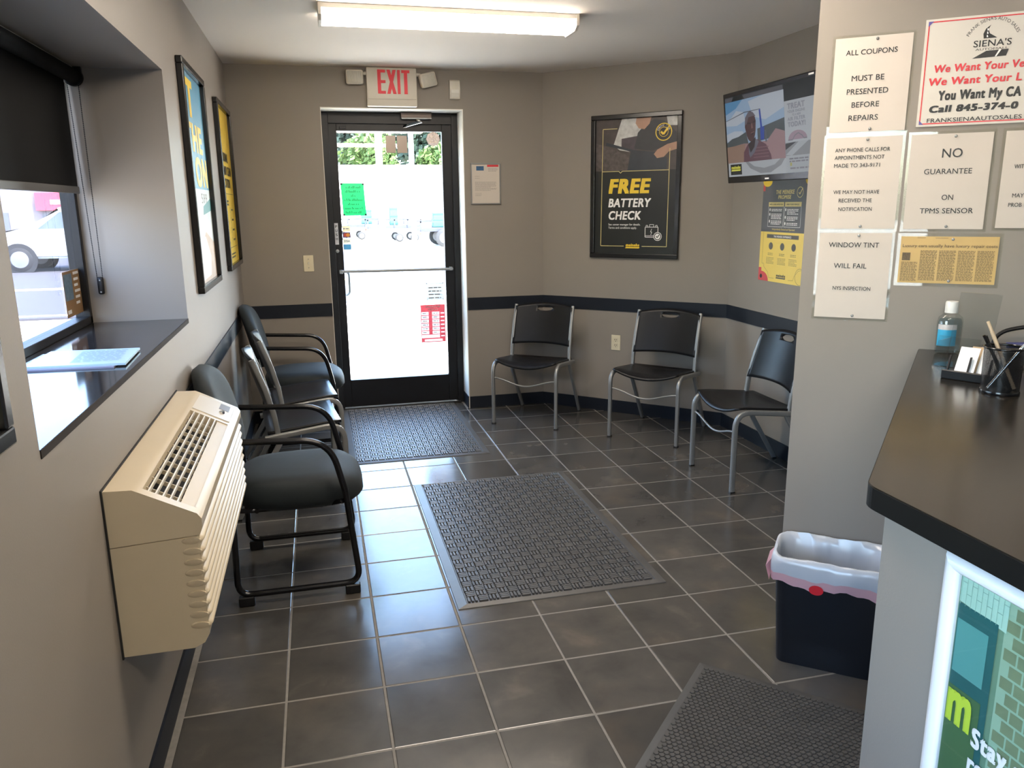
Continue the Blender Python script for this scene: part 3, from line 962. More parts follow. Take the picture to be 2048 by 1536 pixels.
MB().disc(px(1.018), 0.026, 0.013, 0.013, 0.0040, 16).build('hole_print', INK, t)
mb = MB()
for xx in (1.035, 1.47): mb.disc(px(xx), pz(1.655), 0.05, 0.03, 0.0038, 20)
mb.build('gold_print', YEL, t)

# =================================================================== TELEVISION
tv = thing('television', 'black flat screen television tilted down on the right wall showing a man talking', 'television', (2.560, -1.128, 1.644), radians(-90), rotx=radians(7))
TW, TH = 0.885, 0.495
mb = MB(); mb.box(0, -0.004, 0, TW, 0.038, TH, 0.005, 2); mb.build('bezel', BLACKG, tv)
mb = MB(); mb.box(0.10, 0.034, 0.05, TW-0.10, 0.070, TH-0.08, 0.01, 2); mb.build('rear_housing', BLACKP, tv)
mb = MB()
mb.box(0.30, 0.068, 0.12, 0.58, 0.082, 0.36, 0.002)
mb.tube([(0.44, 0.08, 0.24), (0.44, 0.345, 0.20)], 0, rect=(0.06, 0.03, 0.004))
mb.build('wall_bracket', BLACKP, tv)
def scr(name, c, polys, off, es=0.34):
    m = mat('screen_'+name, tuple(x*0.04 for x in c), 0.3, spec=0.18, var=(9, 0.05), emit=c, es=es)
    mb = MB()
    for p in polys: mb.flat(p, off)
    return mb.build('screen_'+name, m, tv)
so_ = 0.0046
def R_(x0, z0, x1, z1): return [(x0, z0), (x1, z0), (x1, z1), (x0, z1)]
scr('black', (0.010, 0.012, 0.012), [R_(0.022, 0.036, TW-0.022, TH-0.022)], so_)
scr('panel', (0.46, 0.49, 0.52), [R_(0.022, 0.036, TW-0.022, 0.120), R_(0.605, 0.036, TW-0.022, 0.385)], so_+0.0003)
scr('strip', (0.10, 0.10, 0.115), [[(0.022, 0.435), (0.085, 0.435), (0.115, 0.468), (0.022, 0.468)], [(0.23, 0.445), (0.60, 0.445), (0.60, 0.468), (0.21, 0.468)]], so_+0.0003)
scr('arc_grey', (0.26, 0.27, 0.29), [R_(0.605, 0.120, TW-0.022, 0.185), [(0.20, 0.12), (0.26, 0.075), (0.36, 0.046), (0.46, 0.046), (0.56, 0.08), (0.605, 0.12)]], so_+0.0006)
scr('arc_pale', (0.42, 0.45, 0.48), [[(0.225, 0.12), (0.30, 0.085), (0.40, 0.072), (0.50, 0.085), (0.57, 0.12)], [(0.605, 0.125), (0.72, 0.185), (0.80, 0.185), (0.66, 0.12)]], so_+0.0009)
scr('black_wedge', (0.03, 0.03, 0.035), [[(0.605, 0.150), (0.605, 0.180), (0.70, 0.185)]], so_+0.0011)
VX0, VX1, VZ0, VZ1 = 0.022, 0.605, 0.112, 0.444
def V(*pts): return [(VX0+(VX1-VX0)*a, VZ0+(VZ1-VZ0)*b) for a, b in pts]
scr('sky', (0.30, 0.42, 0.58), [V((0, 0), (1, 0), (1, 1), (0, 1))], so_+0.0006)
scr('sky_deep', (0.10, 0.27, 0.48), [V((0, 0.80), (0.20, 0.88), (0.32, 1.0), (0, 1.0))], so_+0.0008)
scr('cloud', (0.48, 0.53, 0.60), [V((0, 0.70), (0.10, 0.74), (0.20, 0.84), (0.33, 0.80), (0.36, 0.66), (0.2, 0.60), (0, 0.62)), V((0.42, 0.95), (0.7, 1.0), (1, 1), (1, 0.75), (0.7, 0.62), (0.50, 0.7)), V((0, 0.48), (0.15, 0.52), (0.3, 0.50), (0.35, 0.40), (0, 0.36))], so_+0.0010)
scr('hill', (0.07, 0.085, 0.09), [V((0, 0.34), (0.10, 0.40), (0.22, 0.42), (0.36, 0.48), (0.40, 0.28), (0, 0.24)), V((0.56, 0.50), (0.78, 0.55), (1, 0.60), (1, 0.36), (0.56, 0.30))], so_+0.0012)
scr('ground', (0.33, 0.20, 0.21), [V((0, 0), (1, 0), (1, 0.40), (0.86, 0.46), (0.72, 0.30), (0.50, 0.28), (0.32, 0.30), (0, 0.26))], so_+0.0014)
scr('ground_warm', (0.30, 0.19, 0.14), [V((0, 0), (0.30, 0), (0.34, 0.29), (0, 0.27))], so_+0.0016)
scr('blue_banner', (0.02, 0.06, 0.36), [V((0.60, 0.78), (0.625, 0.80), (0.645, 0.52), (0.615, 0.52)), V((0.61, 0.52), (0.68, 0.52), (0.67, 0.32), (0.61, 0.32))], so_+0.0016)
scr('wire', (0.10, 0.11, 0.13), [V((0, 0.705), (0.35, 0.80), (0.62, 0.80), (0.62, 0.79), (0.35, 0.785), (0, 0.695)), V((0.685, 0.46), (0.71, 0.46), (0.715, 0.28), (0.69, 0.28))], so_+0.0018)
scr('shirt', (0.12, 0.045, 0.065), [V((0.30, 0), (0.31, 0.16), (0.38, 0.27), (0.56, 0.34), (0.70, 0.24), (0.77, 0.08), (0.78, 0))], so_+0.0018)
scr('stripes', (0.20, 0.09, 0.115), [V((0.48, 0.05*k), (0.74, 0.05*k), (0.735, 0.05*k+0.014), (0.48, 0.05*k+0.014)) for k in range(1, 5)], so_+0.0020)
scr('collar', (0.13, 0.13, 0.17), [V((0.40, 0.24), (0.52, 0.36), (0.58, 0.30), (0.50, 0.14), (0.42, 0.06), (0.40, 0.12))], so_+0.0021)
scr('neck', (0.030, 0.016, 0.016), [V((0.39, 0.28), (0.53, 0.38), (0.50, 0.22), (0.43, 0.14))], so_+0.0022)
scr('head', (0.075, 0.030, 0.030), [V(*[(0.45+0.105*cos(a)*(0.95 if sin(a) > 0 else 0.85), 0.555+(0.235 if sin(a) > 0 else 0.24)*sin(a)) for a in [2*pi*k/20 for k in range(20)]])], so_+0.0024)
scr('hair', (0.13, 0.11, 0.13), [V((0.35, 0.58), (0.36, 0.70), (0.42, 0.785), (0.50, 0.77), (0.545, 0.70), (0.50, 0.71), (0.42, 0.70), (0.385, 0.60))], so_+0.0025)
scr('face_light', (0.19, 0.10, 0.10), [V((0.465, 0.60), (0.482, 0.60), (0.495, 0.52), (0.46, 0.52)), V((0.45, 0.455), (0.51, 0.47), (0.505, 0.44), (0.455, 0.43))], so_+0.0027)
scr('eyes', (0.018, 0.010, 0.012), [V((0.40, 0.62), (0.455, 0.615), (0.455, 0.59), (0.40, 0.595)), V((0.495, 0.625), (0.54, 0.64), (0.54, 0.61), (0.495, 0.60)), V((0.455, 0.44), (0.51, 0.455), (0.50, 0.43), (0.46, 0.42))], so_+0.0029)
mb = MB()
for tx, a, b, z, c in (('TREAT', 0.632, 0.780, 0.344, 0.028), ('YOUR ENGINE', 0.632, 0.780, 0.325, 0.013), ('TO A NEW', 0.672, 0.745, 0.309, 0.011), ('AIR FILTER', 0.632, 0.780, 0.288, 0.017), ('TODAY!', 0.632, 0.782, 0.258, 0.024)):
    text_into(mb, tx, a, b, z, c, so_+0.001, bold=0.05)
mb.build('screen_lettering', mat('screen_slate', (0.03, 0.03, 0.035), 0.3, var=(9, 0.05), emit=(0.17, 0.17, 0.21), es=0.33), tv)
scr('filter_pink', (0.36, 0.26, 0.32), [[(0.632+0.08-0.08*cos(a), 0.196+0.044*sin(a)) for a in [pi*k/10 for k in range(11)]]], so_+0.001)
mb = MB(); mb.stroke([(0.632, 0.196), (0.67, 0.196), (0.69, 0.216), (0.72, 0.226), (0.75, 0.212), (0.765, 0.198), (0.79, 0.198)], 0.006, so_+0.0014)
mb.build('screen_line', mat('screen_dark', (0.02, 0.02, 0.025), 0.3, var=(9, 0.05), emit=(0.09, 0.08, 0.10), es=0.33), tv)
mb = MB(); fake_lines(mb, 0.635, 0.80, 0.108, 2, 0.013, 0.007, so_+0.001, 5)
mb.build('screen_forecast', MATS['screen_dark'], tv)
mb = MB(); fake_lines(mb, 0.64, 0.80, 0.062, 1, 0.01, 0.008, so_+0.001, 8)
mb.build('screen_forecast', MATS['screen_dark'], tv)
scr('sun_icon', (0.42, 0.40, 0.10), [R_(0.640, 0.070, 0.655, 0.086)], so_+0.001)
scr('logo_ground', (0.008, 0.009, 0.006), [R_(0.046, 0.046, 0.168, 0.104)], so_+0.001)
mb = MB(); logo(mb, mb, 0.056, 0.158, 0.078, 0.015, so_+0.0016)
mb.build('screen_logo', mat('screen_yellow', (0.1, 0.09, 0.01), 0.3, var=(9, 0.05), emit=(0.40, 0.40, 0.03), es=0.6), tv)
mb = MB(); mb.rect(0.398, 0.012, 0.436, 0.020, 0.0046); mb.build('maker_mark', WHITE, tv)
mb = MB(); mb.rect(TW-0.07, TH-0.016, TW-0.028, TH-0.008, 0.0046); mb.build('corner_mark', WHITE, tv)

# =================================================================== NOTICES ON THE PARTITION
LAM = mat('laminate_film', (0.62, 0.60, 0.50), 0.12, var=(9, 0.05))
def notice(label, s0, s1, z0, z1, lines, tilt=0.0, paper=PAPER, name='paper_notice', rim=0.008, group=None):
    t = wall_thing(name, label, 'notice', 'paper', (s0+s1)/2, z0, 0.0, group)
    w, h = (s1-s0), z1-z0
    MB().box(-w/2-rim, -0.0016, -rim, w/2+rim, -0.0002, h+rim).build('laminate', glass('laminate_clear', (0.985, 0.99, 0.97)), t)
    MB().box(-w/2, -0.0026, 0, w/2, -0.0014, h).build('sheet', paper, t)
    for tx, a, b, z, c in lines:
        words(t, INK, tx, a-(s0+s1)/2, b-(s0+s1)/2, z-z0, c, 0.0032, bold=0.006 if c > 0.013 else 0.004)
    for zz in (0.008, h-0.008):
        mb = MB(); mb.lathe([(0.0, 0.0), (0.0045, 0.0), (0.0045, 0.003), (0.002, 0.005), (0.0, 0.005)], 10)
        o = mb.build('pin', STEEL, t, smooth=40)
        o.location = (0.01, -0.0026, zz); o.rotation_euler = (radians(90), 0, 0)
    t.rotation_euler[1] = tilt
    return t
notice('paper notice reading ALL COUPONS MUST BE PRESENTED BEFORE REPAIRS', 0.053, 0.269, 1.748, 2.026, [
  ('ALL COUPONS', 0.085, 0.229, 1.975, 0.015), ('MUST BE', 0.107, 0.199, 1.899, 0.016), ('PRESENTED', 0.096, 0.213, 1.860, 0.016),
  ('BEFORE', 0.113, 0.191, 1.821, 0.016), ('REPAIRS', 0.107, 0.191, 1.782, 0.016)])
notice('paper notice about phone calls for appointments not made to the listed number', 0.049, 0.267, 1.450, 1.732, [
  ('ANY PHONE CALLS FOR', 0.076, 0.234, 1.688, 0.0115), ('APPOINTMENTS NOT', 0.076, 0.220, 1.665, 0.0115), ('MADE TO 343-9171', 0.076, 0.209, 1.641, 0.0115),
  ('WE MAY NOT HAVE', 0.080, 0.214, 1.559, 0.0115), ('RECEIVED THE', 0.098, 0.195, 1.533, 0.0115), ('NOTIFICATION', 0.099, 0.197, 1.506, 0.0115)])
notice('paper notice reading NO GUARANTEE ON TPMS SENSOR', 0.291, 0.508, 1.4495, 1.7315, [
  ('NO', 0.378, 0.432, 1.662, 0.026), ('GUARANTEE', 0.334, 0.462, 1.614, 0.0155), ('ON', 0.389, 0.420, 1.537, 0.0155), ('TPMS SENSOR', 0.333, 0.477, 1.497, 0.0155)])
notice('paper notice reading WINDOW TINT WILL FAIL NYS INSPECTION', 0.050, 0.264, 1.162, 1.4365, [
  ('WINDOW TINT', 0.079, 0.228, 1.391, 0.0155), ('WILL FAIL', 0.099, 0.197, 1.324, 0.0155), ('NYS INSPECTION', 0.101, 0.214, 1.253, 0.012)])
notice('paper notice right of the TPMS notice, its words running on about a problem', 0.539, 0.755, 1.453, 1.732, [
  ('WIT', 0.569, 0.593, 1.625, 0.0115), ('MAY', 0.573, 0.602, 1.542, 0.0115), ('PROB', 0.566, 0.600, 1.515, 0.0115)])
# newspaper cutting
t = notice('laminated yellowed newspaper cutting about luxury car repair costs', 0.290, 0.556, 1.283, 1.427, [], paper=mat('newsprint', (0.55, 0.37, 0.13), 0.45, var=(12, 0.08)), name='newspaper_cutting', rim=0.010)
c_ = 0.423
words(t, mat('news_ink', (0.13, 0.09, 0.045), 0.6, var=(9, 0.1)), 'Luxury cars usually have luxury repair costs', 0.296-c_, 0.553-c_, 1.394-1.283, 0.0092, 0.0032, 0.004)
mb = MB()
for k in range(5):
    a = 0.296+k*0.0515
    fake_lines(mb, a-c_+(0.0 if k else 0.0), a+0.046-c_, 1.384-1.283-(0.0 if k else 0.036), 26 if k else 17, 0.0036, 0.0017, 0.0032, k+40, 0.15)
mb.rect(0.335-c_, 0.1395, 0.358-c_, 0.1405, 0.0032); mb.rect(0.385-c_, 0.1385, 0.42-c_, 0.1395, 0.0032)
mb.build('fine_print', MATS['news_ink'], t)['kind'] = 'stuff'
MB().rect(0.297-c_, 0.070, 0.320-c_, 0.094, 0.0033).build('portrait', mat('news_photo', (0.12, 0.085, 0.045), 0.6, var=(200, 0.7)), t)
# vehicle buyer's sign
t = wall_thing('printed_sign', 'white sign with red border reading We Want Your Vehicle style offer of cash', 'sign', 'paper', 0.50, 1.754)
t['label'] = 'white board sign with red border and red and black car buying lettering'
def sx_(v): return v-0.50
MB().box(sx_(0.299), -0.005, 0, sx_(0.76), -0.0005, 0.302).build('board', mat('sign_white', (0.62, 0.59, 0.53), 0.42, spec=0.3, var=(9, 0.02)), t)
mb = MB()
e0, e1, f0, f1 = sx_(0.308), sx_(0.751), 0.008, 0.294
mb.stroke([(e0, f0), (e1, f0)], 0.0032, 0.0056); mb.stroke([(e0, f1), (e1, f1)], 0.0032, 0.0056)
mb.stroke([(e0, f0), (e0, f1)], 0.0032, 0.0056); mb.stroke([(e1, f0), (e1, f1)], 0.0032, 0.0056)
mb.build('border', RED, t)
words(t, RED, 'We Want Your Ve', sx_(0.331), sx_(0.563), 1.906-1.754, 0.0215, 0.0056, 0.035, 0.08)
words(t, RED, 'We Want Your L', sx_(0.320), sx_(0.561), 1.870-1.754, 0.0215, 0.0056, 0.035, 0.08)
words(t, INK, "SIENA'S", sx_(0.428), sx_(0.523), 1.969-1.754, 0.0175, 0.0056, 0.008)
words(t, INK, 'AUTOMALL', sx_(0.434), sx_(0.516), 1.959-1.754, 0.0058, 0.0056)
words(t, INK, 'You Want My CA', sx_(0.350), sx_(0.563), 1.827-1.754, 0.0275, 0.0056, 0.05, 0.03)
words(t, INK, 'Call 845-374-0', sx_(0.329), sx_(0.560), 1.793-1.754, 0.020, 0.0056, 0.055, 0.12)
words(t, INK, 'FRANKSIENAAUTOSALES', sx_(0.327), sx_(0.571), 1.765-1.754, 0.0115, 0.0056, 0.006)
mb = MB()
mb.flat([(sx_(0.428), 0.184), (sx_(0.513), 0.186), (sx_(0.518), 0.204), (sx_(0.462), 0.203)], 0.0056)
RC = (0.0, 0.237)
mb.build('road_emblem', INK, t)
mb = MB()
mb.flat([(sx_(0.452), 0.237), (sx_(0.450), 0.250), (sx_(0.455), 0.263), (sx_(0.467), 0.273), (sx_(0.462), 0.262), (sx_(0.466), 0.250), (sx_(0.486), 0.237)], 0.0056)
mb.build('road_emblem', INK, t)
mb = MB()
am = MB(); text_into(am, "FRANK SIENA'S AUTO SALES", 0, 1, 0, 0.07, 0)
mm = {}
for v in am.bm.verts:
    a = radians(152 - 124*v.co.x); r_ = 0.0640 + v.co.z*0.11
    mm[v] = mb.bm.verts.new((sx_(0.474)+r_*cos(a)*1.06, -0.0056, 0.210+r_*sin(a)*1.18))
for f in am.bm.faces:
    mb.bm.faces.new([mm[v] for v in f.verts])
am.bm.free()
mb.build('arched_lettering', INK, t)
mb = MB()
mb.flat([(sx_(0.485), 0.186), (sx_(0.489), 0.186), (sx_(0.500), 0.204), (sx_(0.494), 0.204)], 0.0060)
for k in range(3): mb.flat([(sx_(0.459-0.001*k)+k*0.001, 0.240+k*0.009), (sx_(0.463)-k*0.0002, 0.240+k*0.009), (sx_(0.461), 0.246+k*0.009), (sx_(0.459), 0.246+k*0.009)], 0.0060)
mb.build('road_lines', WHITE, t)
mb = MB()
mb.flat([(e0-0.002, f1+0.002), (e0-0.002, f1-0.012), (e0+0.012, f1+0.002)], 0.0062); mb.flat([(e0-0.002, f0-0.002), (e0+0.010, f0-0.002), (e0-0.002, f0+0.010)], 0.0062)
mb.build('corner_print', mat('violet_print', (0.09, 0.07, 0.30), 0.4, var=(9, 0.05)), t)

# =================================================================== WALL AIR CONDITIONER
ac = wall_thing('air_conditioner', 'cream wall air conditioner with louvred top and ribbed front under the window', 'air conditioner', 'left', -3.01, 0.475)
AW = 0.52
def ap(p, q): return (q, -p[0], p[1])
lower = [(0, 0), (0.165, 0.0), (0.190, 0.012), (0.203, 0.035), (0.203, 0.295), (0, 0.283)]
MB().prism(lower, -AW, AW, ap).build('front_panel', CREAM, ac, smooth=35)
topc = [(0, 0.285), (0.2045, 0.297), (0.212, 0.315), (0.212, 0.338), (0.203, 0.352)]
full = topc + [(0.078, 0.418), (0.066, 0.424), (0, 0.426)]
pock = topc + [(0.195, 0.3565), (0.195, 0.298), (0.083, 0.350), (0.083, 0.4155), (0.078, 0.418), (0.066, 0.424), (0, 0.426)]
mb = MB()
mb.prism(full, -AW, -AW+0.032, ap)
mb.prism(pock, -AW+0.032, AW-0.25, ap)
mb.prism(full, AW-0.25, AW, ap)
mb.build('top_cover', CREAM, ac, smooth=30)
mb = MB()
mb.prism([(0.0832, 0.3502), (0.1948, 0.2985), (0.1948, 0.330), (0.180, 0.335), (0.180, 0.309), (0.0850, 0.3535), (0.0850, 0.398), (0.0832, 0.398)], -AW+0.034, AW-0.252, ap)
mb.build('vent_shade', DARK, ac)  # dark liner paints the shade inside the vent pocket
x0, x1 = -AW+0.032, AW-0.25
for k in range(5):
    u = 0.095+0.0155*k
    z = 0.4165-(u-0.081)*0.528
    mb = MB(); mb.prism([(u-0.0016, z), (u+0.0016, z-0.0017), (u+0.0012, z-0.010), (u-0.0014, z-0.010)], x0, x1, ap)
    mb.build('vent_bar', CREAM2, ac)
for k in range(10):
    x = x0+0.040+k*(x1-x0-0.04)/10
    mb = MB(); mb.prism([(0.083, 0.4055), (0.162, 0.3635), (0.162, 0.352), (0.083, 0.393)], x, x+0.003, ap)
    mb.build('vent_vane', CREAM, ac)
mb = MB(); mb.prism([(0.163, 0.3695), (0.195, 0.3525), (0.195, 0.325), (0.163, 0.335)], x0, x1, ap)
mb.build('vent_lip', CREAM, ac)
# control flap at the far end
mb = MB()
def slope(u, d): return (u, 0.418-(u-0.078)*0.528+d)
mb.prism([slope(0.086, 0.000), slope(0.197, 0.000), slope(0.197, 0.0035), slope(0.086, 0.0035)], AW-0.225, AW-0.035, ap)
fl = mb.build('control_flap', CREAM2, ac)
mb = MB(); mb.prism([slope(0.155, 0.003), slope(0.185, 0.003), slope(0.185, 0.0045), slope(0.155, 0.0045)], AW-0.120, AW-0.050, ap)
mb.build('display', mat('smoked_brown', (0.16, 0.11, 0.06), 0.3, var=(8, 0.1)), fl)
mb = MB(); mb.tube([(AW-0.155, -0.168, 0.371), (AW-0.155, -0.168, 0.380)], 0.009, 14)
mb.build('button', CHROME, fl, smooth=40)
for k in range(9):
    z = 0.283-0.028*k
    mb = MB()
    n = 8
    prof = [(0.198, z-0.013)] + [(0.198+0.0165*sin(pi*i/n)*(0.75+0.25*i/n), z-0.013+0.0255*i/n) for i in range(1, n)] + [(0.198, z+0.0125)]
    def rb(p, q, z=z): return (q, -p[0], p[1])
    rings = []
    for q, f in ((-AW-0.0005, 0.35), (-AW+0.004, 0.8), (-AW+0.015, 1.0), (AW-0.015, 1.0), (AW-0.004, 0.8), (AW+0.0005, 0.35)):
        rings.append([(q, -(0.198+(p[0]-0.198)*f), p[1]) for p in prof])
    mb.loft(rings)
    # scalloped end wrapping on to the side
    mb.build('front_louver', CREAM, ac, smooth=50)
    mb = MB()
    ell = [(0.183+0.024*cos(a), z+0.0115*sin(a)) for a in [2*pi*i/14 for i in range(14)]]
    mb.loft([[(-AW+0.002, -p[0], p[1]) for p in ell], [(-AW-0.004, -p[0], p[1]) for p in [(0.185+(e[0]-0.183)*0.8, z+0.003+(e[1]-z)*0.6) for e in ell]]], False, True)
    mb.build('louver_end', CREAM, ac, smooth=60)
MB().box(-AW-0.006, -0.004, -0.004, AW+0.006, 0.0, 0.430).build('wall_gap', DARK, ac)  # thin dark sheet drawn for the gap between unit and wall

CHP = mat('chair_plastic', (0.008, 0.008, 0.009), 0.34, spec=0.26, var=(30, 0.15), bump=(900, 0.05))
# =================================================================== STACKING CHAIRS
def make_chair():
    t = thing('stacking_chair', 'x', 'chair')
    LX = 0.236
    for s_ in (-1, 1):
        path = fillet([(s_*LX, 0, 0.004), (s_*LX, 0.0, 0.452), (s_*LX, 0.39, 0.412)], 0.085, 8)
        MB().tube(path, 0, rect=(0.028, 0.022, 0.006), upv=(0, 1, 0)).build('front_leg', STEEL, t, smooth=50)
        MB().tube([(s_*(LX-0.004), 0.300, 0.418), (s_*(LX-0.004), 0.55, 0.004)], 0, rect=(0.026, 0.020, 0.005), upv=(0, 1, 0.4)).build('rear_leg', STEEL, t, smooth=50)
        post = fillet([(s_*(LX-0.012), 0.325, 0.405), (s_*(LX-0.013), 0.340, 0.53), (s_*(LX-0.014), 0.372, 0.66), (s_*(LX-0.016), 0.425, 0.812)], 0.3, 5)
        MB().tube(post, 0, rect=(0.026, 0.022, 0.006), upv=(0, 1, 0)).build('back_post', STEEL, t, smooth=50)
        MB().box(s_*LX-0.0125, -0.014, 0.0, s_*LX+0.0125, 0.014, 0.008).build('foot_glide', BLACKP, t)
        MB().box(s_*(LX-0.004)-0.0115, 0.535, 0.0, s_*(LX-0.004)+0.0115, 0.562, 0.008).build('foot_glide', BLACKP, t)
    rod = [(LX*(2*k/20-1), 0.004, 0.338-0.048*(0.5-0.5*cos(2*pi*k/20))) for k in range(21)]
    MB().tube(rod, 0.006, 8).build('stretcher', STEEL, t, smooth=60)
    def seat(u, v):
        a = 2*u-1
        x = a*0.226
        hol = 0.030*(1-a*a)
        lip = max(0.0, 0.20-v)/0.20
        z = 0.470-0.036*v-hol*(1-0.35*v)-0.022*lip**2*(1-0.75*a*a)
        y = 0.012+0.365*v-0.02*lip**2*(1-a*a)
        if v > 0.85: z += 0.02*((v-0.85)/0.15)**2*(1-a*a)
        return (x, y, z)
    MB().grid(seat, 18, 16).build('seat', CHP, t, smooth=60, solid=0.012)
    # backrest shell with oval hand hole
    XS = [-0.222+0.444*i/24 for i in range(25)]
    ZS = [0.540+0.262*j/16 for j in range(17)]
    i0, i1, j0, j1 = 8, 16, 13, 15
    def bend(x, z):
        zz = z
        if z > 0.70: zz = z+0.028*((z-0.70)/0.10)*(1-(x/0.222)**2)
        if z < 0.62: zz -= 0.010*((0.62-z)/0.08)*(x/0.222)**2
        yb = 0.343+(zz-0.53)*0.30
        return (x, yb-0.004+0.036*(1-(x/0.222)**2)-0.010, zz)
    mb = MB()
    Vt = {}
    for i in range(25):
        for j in range(17):
            if i0 < i < i1 and j0 < j < j1: continue
            Vt[i, j] = mb.bm.verts.new(bend(XS[i], ZS[j]))
    for i in range(24):
        for j in range(16):
            if i0 <= i < i1 and j0 <= j < j1: continue
            mb.bm.faces.new((Vt[i, j], Vt[i+1, j], Vt[i+1, j+1], Vt[i, j+1]))
    per = [(i, j0) for i in range(i0, i1)] + [(i1, j) for j in range(j0, j1)] + [(i, j1) for i in range(i1, i0, -1)] + [(i0, j) for j in range(j1, j0, -1)]
    cx, cz = 0.0, (ZS[j0]+ZS[j1])/2
    hx, hz = (XS[i1]-XS[i0])/2, (ZS[j1]-ZS[j0])/2
    inner = []
    for (i, j) in per:
        a = atan2((ZS[j]-cz)/hz, (XS[i]-cx)/hx)
        inner.append(mb.bm.verts.new(bend(cx+hx*0.86*cos(a), cz+hz*0.90*sin(a))))
    for k in range(len(per)):
        k2 = (k+1) % len(per)
        mb.bm.faces.new((Vt[per[k]], Vt[per[k2]], inner[k2], inner[k]))
    mb.build('backrest', CHP, t, smooth=60, solid=0.011)
    return t
ch = make_chair()
def place(c, ax, ay, bx_, by, label):
    c.location = ((ax+bx_)/2, (ay+by)/2, 0)
    c.rotation_euler = (0, 0, atan2(by-ay, bx_-ax))
    c['label'] = label
    c['category'] = 'chair'
    c['group'] = 'black plastic stacking chairs around the waiting room'
place(ch, 1.345, -0.112, 1.732, -0.395, 'black plastic chair with silver legs in the corner beside the door')
place(copy_tree(ch), 2.022, -0.642, 2.362, -0.998, 'black plastic chair with silver legs under the battery poster, right of the outlet')
place(copy_tree(ch), 2.286, -1.345, 2.286, -1.825, 'black plastic chair with silver legs half hidden by the partition')
place(copy_tree(ch), 0.266, -1.455, 0.211, -0.978, 'black plastic chair with silver legs next to the armchair by the air conditioner')
place(copy_tree(ch), 0.266, -0.885, 0.211, -0.408, 'black plastic chair with silver legs next to the armchair by the door')

# =================================================================== SLED ARMCHAIRS
def make_armchair():
    t = thing('armchair', 'x', 'armchair')
    LX = 0.272
    for s_ in (-1, 1):
        path = fillet([(s_*LX, 0.465, 0.676), (s_*LX, 0.085, 0.655), (s_*LX, 0.035, 0.44), (s_*(LX), -0.004, 0.046), (s_*(LX), 0.470, 0.046),
                       (s_*(LX), 0.462, 0.46), (s_*(LX-0.02), 0.49, 0.60)], [0.17, 0.4, 0.055, 0.055, 0.3], 9)
        MB().tube(path, 0.0125, 12).build('side_frame', BLACKG, t, smooth=60)
        for y in (0.028, 0.440):
            MB().box(s_*LX-0.015, y-0.03, 0.0, s_*LX+0.015, y+0.03, 0.040, 0.004).build('foot', BLACKP, t)
        MB().tube(fillet([(s_*LX, 0.048, 0.40), (s_*0.20, 0.09, 0.368), (s_*0.20, 0.40, 0.368), (s_*LX, 0.462, 0.40)], 0.03), 0.010, 8).build('seat_bracket', BLACKG, t, smooth=60)
    for y in (0.13, 0.38):
        MB().tube([(-0.21, y, 0.366), (0.21, y, 0.366)], 0.009, 8).build('crossbar', BLACKG, t, smooth=60)
    MB().tube([(-0.25, 0.495, 0.60), (0.25, 0.495, 0.60)], 0.011, 8).build('crossbar', BLACKG, t, smooth=60)
    def sup(a, n): 
        c, s_ = cos(a), sin(a)
        return (abs(c)**(2/n)*(1 if c >= 0 else -1), abs(s_)**(2/n)*(1 if s_ >= 0 else -1))
    rings = []
    for sc_, z in ((0.70, 0.357), (0.90, 0.362), (0.975, 0.380), (1.0, 0.410), (0.995, 0.438), (0.96, 0.462), (0.86, 0.478), (0.62, 0.488), (0.30, 0.491), (0.05, 0.492)):
        r = []
        for k in range(40):
            a, b = sup(2*pi*k/40, 3.4)
            x = 0.242*sc_*a
            y = 0.213+0.258*sc_*b
            fr = max(0, (0.12-y)/0.16)
            r.append((x*(1-0.06*max(0, (y-0.25)/0.2)), y, z-0.028*fr*fr*(1 if z > 0.40 else 0.3)+0.006*(y-0.2)*-1))
        rings.append(r)
    MB().loft(rings).build('seat', FABRIC, t, smooth=70)
    rings = []
    for sc_, d in ((0.80, 0.022), (0.94, 0.018), (1.0, 0.0), (0.985, -0.022), (0.93, -0.040), (0.80, -0.050), (0.50, -0.055), (0.1, -0.056)):
        r = []
        for k in range(40):
            a, b = sup(2*pi*k/40, 2.7 if sin(2*pi*k/40) > 0 else 3.6)
            x = 0.238*sc_*a
            z = 0.722+0.200*sc_*b
            y = 0.470+(z-0.53)*0.235+d+0.03*(1-(x/0.24)**2)-0.012
            r.append((x*(1-0.12*max(0, (z-0.80)/0.12)), y, z))
        rings.append(r)
    MB().loft(rings).build('backrest', FABRIC, t, smooth=70)
    return t
am_ = make_armchair()
am_['label'] = 'slate fabric armchair with black tube frame beside the air conditioner'
am_['category'] = 'armchair'
am_['group'] = 'slate fabric armchairs along the left wall'
am_.location = (0.270, -2.148, 0); am_.rotation_euler = (0, 0, radians(90))
a2 = copy_tree(am_)
a2['label'] = 'slate fabric armchair with black tube frame in the corner by the door'
a2.location = (0.268, -0.092, 0)

